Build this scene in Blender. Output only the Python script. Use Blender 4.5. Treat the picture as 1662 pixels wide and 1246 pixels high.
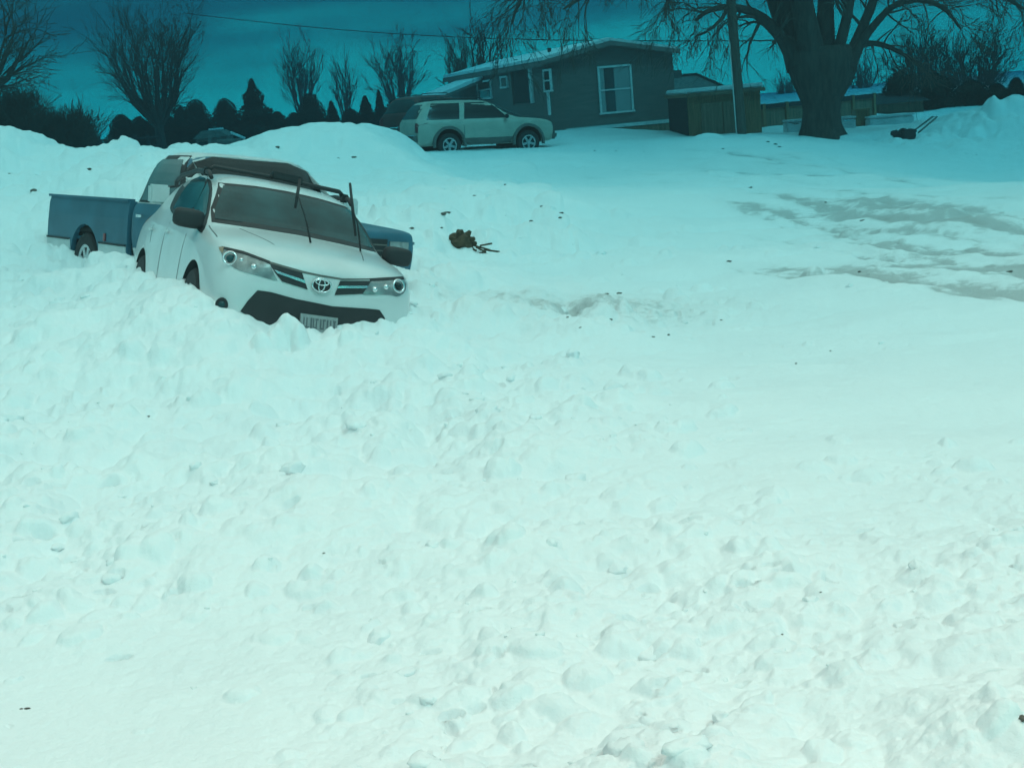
import bpy, bmesh, math, random
import numpy as np
from mathutils import Vector, Matrix, noise
from mathutils.bvhtree import BVHTree
from mathutils.geometry import delaunay_2d_cdt

R_ = math.radians
scene = bpy.context.scene
col = scene.collection
for o in list(bpy.data.objects):
    bpy.data.objects.remove(o)

# ------------------------------------------------------------------ camera
PW, PH, FPX = 1662.0, 1246.0, 2400.0
PITCH, ROLL = math.atan(456 / 2400), R_(5.0)
EYE = Vector((0, 0, 2.6))
FW = Vector((0, math.cos(PITCH), -math.sin(PITCH)))
R0, U0 = Vector((1, 0, 0)), Vector((0, math.sin(PITCH), math.cos(PITCH)))
RT = R0 * math.cos(ROLL) - U0 * math.sin(ROLL)
UP = R0 * math.sin(ROLL) + U0 * math.cos(ROLL)
cam = bpy.data.objects.new('camera', bpy.data.cameras.new('camera'))
col.objects.link(cam)
cam.matrix_world = Matrix(((RT.x, UP.x, -FW.x, EYE.x), (RT.y, UP.y, -FW.y, EYE.y), (RT.z, UP.z, -FW.z, EYE.z), (0, 0, 0, 1)))
cam.data.sensor_width = 36
cam.data.lens = 36 * FPX / PW
cam.data.clip_start, cam.data.clip_end = 0.1, 3000
scene.camera = cam

# ------------------------------------------------------------------ world, sun, exposure
SUN_EL, SUN_AZ = R_(54), R_(136)
world = bpy.data.worlds.new('World')
scene.world = world
world.use_nodes = True
wn, wl = world.node_tree.nodes, world.node_tree.links
wn.clear()
w_out = wn.new('ShaderNodeOutputWorld')
w_bg = wn.new('ShaderNodeBackground')
sky = wn.new('ShaderNodeTexSky')
sky.sky_type = 'NISHITA'
sky.sun_disc = False
sky.sun_elevation = SUN_EL
sky.sun_rotation = SUN_AZ
w_bg.inputs['Strength'].default_value = 0.1
geo = wn.new('ShaderNodeTexCoord')
sep = wn.new('ShaderNodeSeparateXYZ')
wl.new(geo.outputs['Generated'], sep.inputs[0])
# cloud deck: low dark band imitates windscreen tint, brighter overhead
ramp = wn.new('ShaderNodeValToRGB')
cn = wn.new('ShaderNodeTexNoise')
cn.inputs['Scale'].default_value = 4.0
cn.inputs['Detail'].default_value = 5
cmap = wn.new('ShaderNodeMapping')
cmap.inputs['Scale'].default_value = (1.0, 1.0, 7.0)
wl.new(geo.outputs['Generated'], cmap.inputs[0])
wl.new(cmap.outputs[0], cn.inputs['Vector'])
def wmath(op, a, b, c=None):
    n = wn.new('ShaderNodeMath')
    n.operation = op
    for i, v in enumerate([a, b] + ([c] if c is not None else [])):
        if isinstance(v, (int, float)): n.inputs[i].default_value = v
        else: wl.new(v, n.inputs[i])
    return n.outputs[0]
nz = wmath('MULTIPLY_ADD', cn.outputs['Fac'], 0.10, -0.05)
zz = wmath('ADD', sep.outputs['Z'], nz)
wl.new(zz, ramp.inputs[0])
cr = ramp.color_ramp
SKYC = [(0.0, (64.0, 39.0, 20.5)), (0.035, (52, 34.0, 18.0)), (0.068, (7, 12.5, 8.6)), (0.10, (0.6, 6.0, 4.7)), (0.24, (9.0, 9.0, 6.8)),
        (0.5, (23.0, 11.8, 9.2)), (1.0, (26.5, 12.3, 9.2))]
cr.elements[0].position = SKYC[0][0]; cr.elements[1].position = SKYC[-1][0]
for p, c in SKYC[1:-1]: cr.elements.new(p)
for e, (p, c) in zip(cr.elements, SKYC): e.color = (c[0] / 64, c[1] / 64, c[2] / 64, 1)
sc20 = wn.new('ShaderNodeVectorMath'); sc20.operation = 'SCALE'
sc20.inputs['Scale'].default_value = 64
wl.new(ramp.outputs[0], sc20.inputs[0])
mx = wn.new('ShaderNodeMix'); mx.data_type = 'RGBA'
mx.inputs['Factor'].default_value = 0.93
wl.new(sky.outputs[0], mx.inputs['A'])
wl.new(sc20.outputs[0], mx.inputs['B'])
wl.new(mx.outputs['Result'], w_bg.inputs['Color'])
wl.new(w_bg.outputs[0], w_out.inputs['Surface'])

sun = bpy.data.objects.new('sun', bpy.data.lights.new('sun', 'SUN'))
col.objects.link(sun)
sun.data.energy = 1.5
sun.data.angle = R_(13)
sun.data.color = (1.0, 0.79, 0.65)
sd = Vector((math.sin(SUN_AZ) * math.cos(SUN_EL), math.cos(SUN_AZ) * math.cos(SUN_EL), math.sin(SUN_EL)))
sun.rotation_euler = sd.to_track_quat('Z', 'Y').to_euler()
scene.view_settings.view_transform = 'Standard'
scene.view_settings.look = 'None'
scene.view_settings.gamma = 1
scene.view_settings.exposure = 0.28

# ------------------------------------------------------------------ helpers
def ray(px, py):
    return FW + RT * ((px - PW / 2) / FPX) - UP * ((py - PH / 2) / FPX)
def atY(px, py, Y):
    d = ray(px, py)
    return EYE + d * (Y / d.y)
def atZ(px, py, Z):
    d = ray(px, py)
    return EYE + d * ((Z - EYE.z) / d.z)
def dirn(px, py): return ray(px, py).normalized()

def mat(name, color, rough=0.7, metal=0.0, vary=0.12, scale=4.0, bump=0.0, spec=0.5, coat=0.0, stretch=(1, 1, 1)):
    m = bpy.data.materials.new(name)
    m.use_nodes = True
    nt = m.node_tree
    b = nt.nodes['Principled BSDF']
    b.inputs['Roughness'].default_value = rough
    b.inputs['Metallic'].default_value = metal
    b.inputs['Specular IOR Level'].default_value = spec
    b.inputs['Coat Weight'].default_value = coat
    tc = nt.nodes.new('ShaderNodeTexCoord')
    mp = nt.nodes.new('ShaderNodeMapping')
    mp.inputs['Scale'].default_value = stretch
    nt.links.new(tc.outputs['Object'], mp.inputs[0])
    n = nt.nodes.new('ShaderNodeTexNoise')
    n.inputs['Scale'].default_value = scale
    n.inputs['Detail'].default_value = 6
    nt.links.new(mp.outputs[0], n.inputs['Vector'])
    mr = nt.nodes.new('ShaderNodeMapRange')
    mr.inputs['From Min'].default_value = 0.3
    mr.inputs['From Max'].default_value = 0.7
    mr.inputs['To Min'].default_value = 1 - vary
    mr.inputs['To Max'].default_value = 1 + vary
    nt.links.new(n.outputs['Fac'], mr.inputs[0])
    vm = nt.nodes.new('ShaderNodeVectorMath'); vm.operation = 'SCALE'
    vm.inputs[0].default_value = color
    nt.links.new(mr.outputs[0], vm.inputs['Scale'])
    nt.links.new(vm.outputs[0], b.inputs['Base Color'])
    if bump:
        bp = nt.nodes.new('ShaderNodeBump')
        bp.inputs['Strength'].default_value = 0.6
        bp.inputs['Distance'].default_value = bump
        nt.links.new(n.outputs['Fac'], bp.inputs['Height'])
        nt.links.new(bp.outputs[0], b.inputs['Normal'])
    return m

def tag(o, label=None, cat=None, group=None, kind=None):
    if label: o['label'] = label
    if cat: o['category'] = cat
    if group: o['group'] = group
    if kind: o['kind'] = kind
    return o
def empty(name, loc=(0, 0, 0), M=None):
    o = bpy.data.objects.new(name, None)
    o.empty_display_size = 0.3
    col.objects.link(o)
    if M is not None: o.matrix_world = M
    else: o.location = loc
    return o
def link(name, me, m, parent=None, smooth=False):
    if m is not None:
        for mm in (m if isinstance(m, (list, tuple)) else [m]): me.materials.append(mm)
    if smooth: me.shade_smooth()
    o = bpy.data.objects.new(name, me)
    col.objects.link(o)
    if parent is not None: o.parent = parent
    return o
def from_lists(name, V, F, m, parent=None, smooth=False):
    me = bpy.data.meshes.new(name)
    me.from_pydata([tuple(v) for v in V], [], F)
    me.update()
    return link(name, me, m, parent, smooth)
def box_bm(bm, cx, cy, cz, sx, sy, sz, M=None, bev=0.0):
    r = bmesh.ops.create_cube(bm, size=1.0)
    vs = r['verts']
    for v in vs: v.co = Vector((v.co.x * sx + cx, v.co.y * sy + cy, v.co.z * sz + cz))
    if bev:
        es = list({e for v in vs for e in v.link_edges})
        rr = bmesh.ops.bevel(bm, geom=es, offset=bev, segments=2, affect='EDGES')
        vs = list({v for f in rr['faces'] for v in f.verts} | {v for v in vs if v.is_valid})
    if M is not None:
        for v in vs: v.co = M @ v.co
    return vs
def bm_obj(name, bm, m, parent=None, smooth=False):
    me = bpy.data.meshes.new(name)
    bmesh.ops.recalc_face_normals(bm, faces=bm.faces)
    bm.to_mesh(me); bm.free()
    return link(name, me, m, parent, smooth)
def box(name, c, s, m, parent=None, bev=0.0, M=None):
    bm = bmesh.new()
    box_bm(bm, *c, *s, M=M, bev=bev)
    return bm_obj(name, bm, m, parent)

class TB:
    """collects tapered tubes into one mesh"""
    def __init__(s): s.V = []; s.F = []
    def tube(s, pts, rad, n=6, cap=True):
        pts = [Vector(p) for p in pts]
        base = len(s.V); k = len(pts)
        for i, p in enumerate(pts):
            t = (pts[min(i + 1, k - 1)] - pts[max(i - 1, 0)])
            if t.length < 1e-9: t = Vector((0, 0, 1))
            t.normalize()
            a = t.cross(Vector((0.31, 0.95, 0.1)))
            if a.length < 1e-3: a = t.cross(Vector((1, 0, 0)))
            a.normalize(); b = t.cross(a)
            r = rad[i] if isinstance(rad, (list, tuple)) else rad
            for j in range(n):
                th = 2 * math.pi * j / n
                s.V.append(p + (a * math.cos(th) + b * math.sin(th)) * r)
        for i in range(k - 1):
            for j in range(n):
                A = base + i * n + j; B = base + i * n + (j + 1) % n
                s.F.append((A, B, B + n, A + n))
        if cap:
            s.F.append(tuple(base + j for j in range(n))[::-1])
            s.F.append(tuple(base + (k - 1) * n + j for j in range(n)))
    def build(s, name, m, parent=None, smooth=True):
        return from_lists(name, s.V, s.F, m, parent, smooth)

# materials
M_white_paint = mat('white_car_paint', (0.66, 0.66, 0.66), 0.30, 0, 0.09, 2.2, coat=0.4)
M_blue_paint = mat('faded_blue_paint', (0.034, 0.128, 0.185), 0.5, 0, 0.2, 2.5)
M_pale_paint = mat('pale_lower_paint', (0.60, 0.62, 0.62), 0.5, 0, 0.14, 3)
M_beige_paint = mat('beige_car_paint', (0.50, 0.44, 0.37), 0.45, 0, 0.12, 3)
M_maroon = mat('dark_maroon_paint', (0.13, 0.035, 0.032), 0.5, 0, 0.2, 3)
M_glass = mat('car_glass', (0.014, 0.050, 0.055), 0.20, 0, 0.6, 2.2, spec=0.25)
M_darkglass = mat('tinted_glass', (0.010, 0.018, 0.020), 0.22, 0, 0.2, 2, spec=0.3)
M_black = mat('black_plastic', (0.02, 0.02, 0.022), 0.6, 0, 0.2, 8)
M_clad = mat('grey_cladding', (0.14, 0.13, 0.12), 0.7, 0, 0.2, 5)
M_well = mat('wheel_well_dark', (0.012, 0.012, 0.012), 0.9)
M_tyre = mat('tyre_rubber', (0.025, 0.025, 0.026), 0.85, 0, 0.2, 20)
M_rim = mat('alloy_rim', (0.55, 0.56, 0.57), 0.35, 0.6, 0.08, 10)
M_chrome = mat('chrome', (0.75, 0.76, 0.77), 0.2, 0.8, 0.05, 10)
M_lens = mat('headlight_lens', (0.28, 0.30, 0.30), 0.15, 0.3, 0.35, 14)
M_amber = mat('amber_lens', (0.35, 0.22, 0.14), 0.3)
M_red = mat('red_lens', (0.22, 0.03, 0.03), 0.3)
M_rack = mat('rack_black', (0.016, 0.016, 0.018), 0.55)
# ------------------------------------------------------------------ snow ground
rng = np.random.default_rng(7)
def vnoise(x, y, seed=0):
    xi = np.floor(x).astype(np.int64); yi = np.floor(y).astype(np.int64)
    fx = x - xi; fy = y - yi
    fx = fx * fx * fx * (fx * (fx * 6 - 15) + 10); fy = fy * fy * fy * (fy * (fy * 6 - 15) + 10)
    def hsh(a, b):
        h = (a * 374761393 + b * 668265263 + seed * 1442695041) & 0xFFFFFFFF
        h = ((h ^ (h >> 13)) * 1274126177) & 0xFFFFFFFF
        return ((h ^ (h >> 16)) & 0xFFFF) / 65535.0
    a = hsh(xi, yi); b = hsh(xi + 1, yi); c = hsh(xi, yi + 1); d = hsh(xi + 1, yi + 1)
    return (a * (1 - fx) + b * fx) * (1 - fy) + (c * (1 - fx) + d * fx) * fy - 0.5
def fbm(x, y, oct=4, seed=0, gain=0.5):
    s = 0; a = 1.0
    for i in range(oct):
        s = s + a * vnoise(x * 2 ** i + i * 17.3, y * 2 ** i - i * 9.1, seed + i); a *= gain
    return s

CP = []   # control points of the snow surface
def cpY(px, py, Y): p = atY(px, py, Y); CP.append((p.x, p.y, p.z))
def cpZ(px, py, Z): p = atZ(px, py, Z); CP.append((p.x, p.y, p.z))
for px, z in ((-400, .40), (0, .42), (420, .46), (831, .5), (1250, .52), (1662, .55), (2060, .55)): cpZ(px, 1300, z); cpZ(px, 1050, z)
for px, z in ((-300, .62), (0, .60), (420, .58), (831, .55), (1250, .50), (1662, .48), (1980, .48)): cpZ(px, 800, z)
for px, z in ((-300, .85), (0, .80), (250, .74), (500, .62), (831, .56), (1250, .50), (1662, .48), (1960, .48)): cpZ(px, 640, z)
# round the buried white car
for p in ((430, 541, 11.75), (515, 564, 11.75), (560, 550, 11.85), (610, 541, 12.0), (665, 534, 12.2), (360, 524, 11.6), (310, 486, 12.3), (262, 470, 13.4), (232, 452, 14.7),
          (700, 500, 13.6), (700, 450, 15.2), (150, 452, 16.9), (68, 428, 17.8), (210, 455, 16.1), (110, 440, 17.3), (0, 455, 17.0), (-200, 430, 17), (30, 360, 20), (50, 300, 23.5), (150, 290, 22.5),
          (-150, 190, 26.5), (0, 217, 27), (60, 241, 27), (120, 250, 27), (170, 254, 27), (240, 257, 27), (300, 256, 27), (370, 247, 28.5),
          (400, 237, 30), (450, 217, 32.5), (530, 209, 34), (600, 202, 35), (638, 209, 36.5), (652, 244, 39), (700, 262, 36), (780, 262, 36), (700, 255, 40), (780, 254, 40), (860, 252, 40), (640, 232, 33), (600, 222, 31), (700, 275, 32),
          (690, 249, 44.5), (780, 247, 44.5), (880, 244, 45.3), (930, 222, 49), (900, 216, 51), (1000, 214, 50.5), (1100, 224, 50), (1200, 223, 45), (1335, 223, 46), (1450, 220, 46),
          (1662, 222, 43), (1560, 221, 43.5), (1900, 225, 42), (1600, 166, 46), (1662, 162, 45.5), (1545, 184, 46.5), (1780, 158, 45), (1500, 200, 47), (1600, 212, 44), (1560, 218, 44),
          (560, 280, 28), (640, 290, 27), (640, 330, 23), (700, 290, 27), (660, 440, 15.4), (700, 370, 19.5), (748, 412, 18.2), (800, 350, 21.5), (860, 330, 23), (900, 345, 22.4), (925, 410, 19.0), (960, 445, 17),
          (800, 440, 16.5), (1000, 480, 14.8), (850, 480, 14.8), (1180, 520, 13.6),
          (1000, 300, 31), (1000, 260, 39), (1300, 255, 37)):
    cpY(*p)
for px, py, z in ((1300, 470, .50), (1662, 465, .47), (1950, 460, .47), (1300, 400, .50), (1300, 350, .52), (1662, 350, .48), (1662, 300, .46), (1950, 330, .46), (1000, 360, .72), (1150, 420, .55), (1100, 330, .75)): cpZ(px, py, z)
for X, Y, Z in ((13, 50.5, .8), (16, 50.5, .7), (19, 50.5, .6), (25, 52, .5), (30, 60, .6), (40, 75, .7), (60, 100, .8), (22, 48, .9), (-9.5, 31, 1.3), (-5, 36, 1.7), (-2.6, 38.5, 1.4), (-14, 34, 1.3), (-20, 50, 1.2), (0, 60, 1.2), (20, 60, 1.0), (40, 60, 1.0), (-40, 80, 1.2), (0, 80, 1.2), (40, 80, 1.0), (-60, 125, 1.2), (0, 125, 1.2), (60, 125, 1.2)):
    CP.append((X, Y, Z))
CP = np.array(CP)
def warp(x, y): return np.stack([x / (y + 1.0) * 6.0, np.log(y) * 3.0], -1)
_A = warp(CP[:, 0], CP[:, 1])
def _k(d2): return 0.5 * d2 * np.log(d2 + 1e-9)
_n = len(CP)
_K = _k(((_A[:, None] - _A[None]) ** 2).sum(-1)) + np.eye(_n) * 0.004
_P = np.c_[np.ones(_n), _A]
_S = np.zeros((_n + 3, _n + 3)); _S[:_n, :_n] = _K; _S[:_n, _n:] = _P; _S[_n:, :_n] = _P.T
_W = np.linalg.solve(_S, np.r_[CP[:, 2], 0, 0, 0])
def tps(x, y):
    q = warp(x, y).astype(np.float32); sh = q.shape[:-1]; q = q.reshape(-1, 2)
    out = _W[_n] + q @ _W[_n + 1:].astype(np.float32)
    for i in range(_n):
        d2 = (q[:, 0] - np.float32(_A[i, 0])) ** 2 + (q[:, 1] - np.float32(_A[i, 1])) ** 2
        out += np.float32(_W[i] * 0.5) * d2 * np.log(d2 + np.float32(1e-9))
    return out.reshape(sh)

ys = [3.3]
while ys[-1] < 132:
    y = ys[-1]
    ys.append(y + (min(max(y * y * 3.0e-4, .006), .15) if y < 52 else 1.2))
ys = np.array(ys); NC = 1050
ss = np.linspace(-1, 1, NC)
GX = ss[None, :] * (ys[:, None] * 0.50 + 0.9); GY = np.repeat(ys[:, None], NC, 1)
def gauss(X, Y, cx, cy, sx, sy): return np.exp(-((X - cx) / sx) ** 2 - ((Y - cy) / sy) ** 2)
def chunky(X, Y):
    """how churned the snow is, 0 = smooth, 1 = all lumps"""
    a = X / Y
    m = np.ones_like(X) * 0.85
    m -= 0.95 * np.clip(gauss(X, Y, -2.4, 4.9, 2.2, 1.9), 0, 1)              # smooth drift in the left foreground
    sm = 1 / (1 + np.exp(-(a - (0.055 - 0.011 * (Y - 10))) * 30))            # smooth lot on the right beyond 7.5 m
    sm *= 1 / (1 + np.exp(-(Y - 7.0) * 2.2))
    m = m * (1 - 0.93 * sm)
    m += 0.8 * gauss(X, Y, 0.6, 13.9, 1.5, 1.1)                             # dirty lumps windrow
    m += 0.9 * gauss(X, Y, -.3, 20.5, 2.6, 2.2) + .8 * gauss(X, Y, 15, 44, 5, 5) + .5 * gauss(X, Y, -6, 26, 4, 3)
    m = np.where(Y > 20, m * 0.7, m)
    return np.clip(m, 0.03, 1.0)
H = tps(GX, GY).astype(np.float64)
CH = chunky(GX, GY)
H += 0.10 * fbm(GX * 0.5, GY * 0.5, 3, 3) * np.clip(GY / 14, .4, 1.5)
H += CH * 0.13 * fbm(GX * 2.1, GY * 2.1, 4, 11)
def billow(x, y, oct, seed):
    s = 0; a = 1.0
    for i in range(oct):
        s = s + a * np.sqrt(vnoise(x * 2 ** i + 5.3 * i, y * 2 ** i - 3.7 * i, seed + i) ** 2 + 1e-4); a *= .52
    return s
H += CH * 0.30 * (billow(GX * 0.95 + 3, GY * 0.95, 2, 121) - .25) * (GY > 6.5) * np.clip((GY - 6.5) / 2, 0, 1) * (GY < 30)
H += CH * 0.11 * billow(GX * 2.6, GY * 2.6, 3, 101) + CH * .045 * (billow(GX * 7.5 + .3 * np.sin(GY * 4), GY * 7.5, 3, 111)) * (GY < 34)
H += (0.004 + 0.018 * CH) * fbm(GX * 14, GY * 14, 3, 23) * (GY < 30)
# wind / plough streaks on the lot to the right
stk = fbm(GX * 0.5 + GY * 0.25, GY * 2.4 - GX * 0.55, 4, 41)
H += 0.10 * stk * (1 - CH) * gauss(GX, GY, 7, 22, 7, 9)
H += 0.05 * fbm(GX * 0.25, GY * 1.3 + GX * .2, 3, 43) * (1 - CH) * (GY > 8)
# ridged plough windrows on the big banks
H += 0.22 * (billow(GX * 1.1, GY * 1.1, 4, 51) - .25) * (GY > 18) * (GX < 1.0) * (GY < 37)
H += 0.75 * (billow(GX * 0.9, GY * 0.9, 4, 57) - .5) * gauss(GX, GY, 15, 45.5, 5, 2.6)
# chunks: irregular domes pressed into the surface
WX = 0.035 * fbm(GX * 9, GY * 9, 3, 61); WY = 0.035 * fbm(GX * 9, GY * 9, 3, 71)
B = np.zeros_like(H)
hw = ys * 0.50 + 0.9
def dome(cx, cy, r, hgt, sq=1.0, th=0.0, p=0.5):
    R = r * max(sq, 1 / sq) * 1.4
    i0, i1 = np.searchsorted(ys, [cy - R, cy + R])
    if i1 - i0 < 2: return
    w0 = hw[i0]
    j0 = int((( (cx - R) / w0 if cx - R < 0 else (cx - R) / hw[i1 - 1]) + 1) / 2 * (NC - 1)); j1 = int((((cx + R) / w0 if cx + R > 0 else (cx + R) / hw[i1 - 1]) + 1) / 2 * (NC - 1)) + 2
    j0 = max(j0, 0); j1 = min(j1, NC)
    if j1 <= j0: return
    x = GX[i0:i1, j0:j1] + WX[i0:i1, j0:j1] - cx; y = GY[i0:i1, j0:j1] + WY[i0:i1, j0:j1] - cy
    u = (x * math.cos(th) + y * math.sin(th)) / (r * sq); v = (-x * math.sin(th) + y * math.cos(th)) / (r / sq)
    d = 1 - u * u - v * v
    k = np.where(d > 0, np.power(np.clip(d, 0, 1), p) * hgt, 0)
    np.maximum(B[i0:i1, j0:j1], k, out=B[i0:i1, j0:j1])
cand = []
for k in range(32000):
    y = 3.6 + ((24 if k < 26000 else 44) - 3.6) * rng.random() ** (1.25 if k < 26000 else .6)
    x = (rng.random() * 2 - 1) * (y * 0.5 + 0.6)
    cand.append((x, y))
cx = np.array([c[0] for c in cand]); cy = np.array([c[1] for c in cand])
cm = chunky(cx, cy)
patchy = np.clip(0.5 + 1.6 * fbm(cx * 0.9, cy * 0.9, 3, 81), 0.05, 1)
rr = rng.random(len(cand)); r2 = rng.random((len(cand), 4))
for k in range(len(cand)):
    if rr[k] > cm[k] * patchy[k]: continue
    r = 0.016 + 0.085 * r2[k, 0] ** 3.4
    r *= 1 + 0.04 * max(cy[k] - 6, 0)
    dome(cx[k], cy[k], r, r * (0.20 + 0.50 * r2[k, 1]), 0.75 + 0.5 * r2[k, 2], r2[k, 3] * 3.14, 0.5 + .6 * rr[k] / max(cm[k] * patchy[k], .01))
for px, py, Y, r, h in ((463, 497, 11.6, .12, .2), (446, 516, 11.5, .09, .12), (481, 520, 11.5, .08, .10), (400, 518, 11.6, .14, .1), (425, 530, 11.4, .12, .1), (572, 540, 11.7, .1, .08), (640, 533, 11.9, .12, .08), (690, 520, 12.6, .2, .12), (700, 470, 13.8, .25, .15), (740, 440, 15.5, .3, .18), (800, 470, 14.5, .22, .14), (870, 470, 14.8, .2, .12), (930, 350, 22.5, .5, .35), (925, 400, 19.5, .4, .25), (880, 420, 18.5, .3, .2), (840, 350, 22, .5, .3), (760, 340, 22.5, .5, .3), (715, 345, 20.5, .35, .3), (700, 330, 22, .4, .3), (322, 493, 12.0, .13, .15), (300, 502, 11.9, .13, .1), (345, 508, 11.7, .1, .08),
                        (208, 237, 26.6, .22, .3), (182, 243, 26.4, .2, .12), (190, 432, 16.2, .2, .15), (158, 428, 16.4, .2, .15), (245, 455, 13.7, .15, .15), (265, 470, 13.0, .15, .12), (215, 440, 15.6, .2, .12),
                        (560, 545, 11.6, .07, .05), (910, 622, 11.2, .17, .09), (1105, 468, 15.2, .16, .06), (985, 480, 14.6, .12, .1), (790, 485, 14.3, .13, .1), (850, 500, 13.9, .12, .08), (900, 495, 14.0, .13, .1), (960, 505, 13.6, .12, .09), (1040, 515, 13.3, .1, .07), (1010, 540, 12.7, .1, .08), (1080, 500, 13.8, .12, .08), (820, 515, 13.2, .12, .09),
                        (1150, 225, 44, .5, .3), (1240, 222, 43, .4, .2), (1010, 478, 14.6, .12, .09), (1083, 492, 14.1, .13, .07), (1165, 510, 13.6, .11, .1), (950, 540, 12.8, .10, .07),
                        (330, 640, 10.2, .12, .1), (1390, 990, 5.9, .10, .07), (1265, 1010, 5.9, .16, .09), (640, 690, 9.3, .16, .1), (820, 745, 8.4, .12, .08), (715, 660, 9.8, .16, .1), (870, 1100, 5.1, .12, .06), (1200, 1190, 4.6, .11, .06)):
    p_ = atY(px, py, Y)
    hh_ = max(p_.z - float(tps(np.array([p_.x]), np.array([p_.y]))[0]) - .04, h * .5)
    dome(p_.x, p_.y, r, min(hh_, 2.2 * r), .9 + .3 * ((px % 7) / 7), px % 3, .75)
H += B
# narrow dark gaps between the blocks
npit = 0
D = np.zeros_like(H); Bs = B; B = D
for k in range(3600):
    y = 3.7 + 16 * rng.random() ** 1.3; x = (rng.random() * 2 - 1) * (y * 0.42 + 0.5)
    if rng.random() > chunky(np.array([x]), np.array([y]))[0] * float(np.clip(.4 + 1.6 * fbm(np.array([x * .9]), np.array([y * .9]), 3, 81)[0], .03, 1)): continue
    r = (.012 + .028 * rng.random() ** 2) * (1 + .05 * max(y - 6, 0))
    dome(x, y, r, r * (1.0 + 1.3 * rng.random()), 1.2 + .6 * rng.random(), rng.normal(0, .5), .8)
H -= D; B = Bs
# vehicle tracks pressed across the lot
TRK = np.zeros_like(H)
def track(px0, py0, px1, py1, w, dirt, depth, seed):
    a = atZ(px0, py0, .5); b = atZ(px1, py1, .5)
    r0, r1 = np.searchsorted(ys, [min(a.y, b.y) - 1.5, max(a.y, b.y) + 1.5])
    X = GX[r0:r1]; Y = GY[r0:r1]
    dx, dy = b.x - a.x, b.y - a.y; L2 = dx * dx + dy * dy
    t = ((X - a.x) * dx + (Y - a.y) * dy) / L2
    wob = .18 * vnoise(t * 3 + seed, t * 0 + seed, 200 + seed)
    d = ((X - a.x) * dy - (Y - a.y) * dx) / math.sqrt(L2) + wob
    end = np.clip(np.minimum(t, 1 - t) * 6, 0, 1)
    brk = np.clip(.55 + 1.3 * vnoise(t * 6 + seed * 3, t * 0 + .5, 300 + seed) + .7 * fbm(X * 6, Y * 3, 3, 400), 0, 1)
    g_ = np.exp(-(d / w) ** 2) * end * brk
    TRK[r0:r1] += dirt * g_
    H[r0:r1] -= depth * g_ - depth * .7 * np.exp(-((d - 1.7 * w) / w) ** 2) * end
rt = random.Random(4)
for k in range(58):
    x0 = rt.uniform(1130, 1420); y0 = rt.uniform(312, 440); ln = rt.uniform(240, 520)
    track(x0, y0, x0 + ln, y0 + ln * rt.uniform(.02, .15), rt.uniform(.06, .24), rt.uniform(1.1, 2.3), rt.uniform(.010, .035), k)
for k in range(26):
    x0 = rt.uniform(1080, 1480); y0 = rt.uniform(258, 300); ln = rt.uniform(50, 200)
    track(x0, y0, x0 + ln, y0 + ln * rt.uniform(-.06, .06), rt.uniform(.10, .28), rt.uniform(.9, 2.0), rt.uniform(.02, .05), 40 + k)
for k in range(10):
    x0 = rt.uniform(880, 1150); y0 = rt.uniform(296, 332); ln = rt.uniform(80, 260)
    track(x0, y0, x0 + ln, y0 - ln * rt.uniform(.0, .06), rt.uniform(.06, .14), rt.uniform(.8, 1.8), rt.uniform(.02, .05), 80 + k)
for k in range(8):
    x0 = rt.uniform(1050, 1350); y0 = rt.uniform(455, 760); ln = rt.uniform(150, 420)
    track(x0, y0, x0 + ln, y0 - ln * rt.uniform(-.02, .06), rt.uniform(.04, .09), .0, rt.uniform(.008, .02), 100 + k)
HT = H
verts = np.stack([GX, GY, HT], -1).reshape(-1, 3).astype(np.float32)
nr = len(ys)
idx = np.arange(nr * NC, dtype=np.int32).reshape(nr, NC)
quads = np.stack([idx[:-1, :-1], idx[:-1, 1:], idx[1:, 1:], idx[1:, :-1]], -1).reshape(-1, 4)
def ground_h(x, y):
    i = int(np.clip(np.searchsorted(ys, y) - 1, 0, nr - 2))
    s = x / hw[i]
    j = int(np.clip(round((s + 1) / 2 * (NC - 1)), 0, NC - 1))
    return float(HT[i, j])

me = bpy.data.meshes.new('snow_ground')
me.vertices.add(len(verts)); me.vertices.foreach_set('co', verts.ravel())
me.loops.add(quads.size); me.loops.foreach_set('vertex_index', quads.ravel())
me.polygons.add(len(quads))
me.polygons.foreach_set('loop_start', np.arange(0, quads.size, 4, dtype=np.int32))
me.update(calc_edges=True)
# dirt left by the plough: where gravel and soil are mixed in the snow
dm = (0.8 * gauss(GX, GY, 7.5, 22.0, 4.6, 6.5) + 1.0 * gauss(GX, GY, 6.0, 35, 5.0, 4.5)
      + 1.9 * gauss(GX, GY, 0.7, 14.1, 1.6, .9) + 0.15 * gauss(GX, GY, -0.5, 20.5, 2.0, 1.8) + 0.10 * (GY > 6) * (GY < 30)
      + 0.35 * gauss(GX, GY, 0, 46, 14, 5))
dm += TRK
at = me.attributes.new('dirt', 'FLOAT', 'POINT')
at.data.foreach_set('value', dm.ravel().astype(np.float32))

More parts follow.
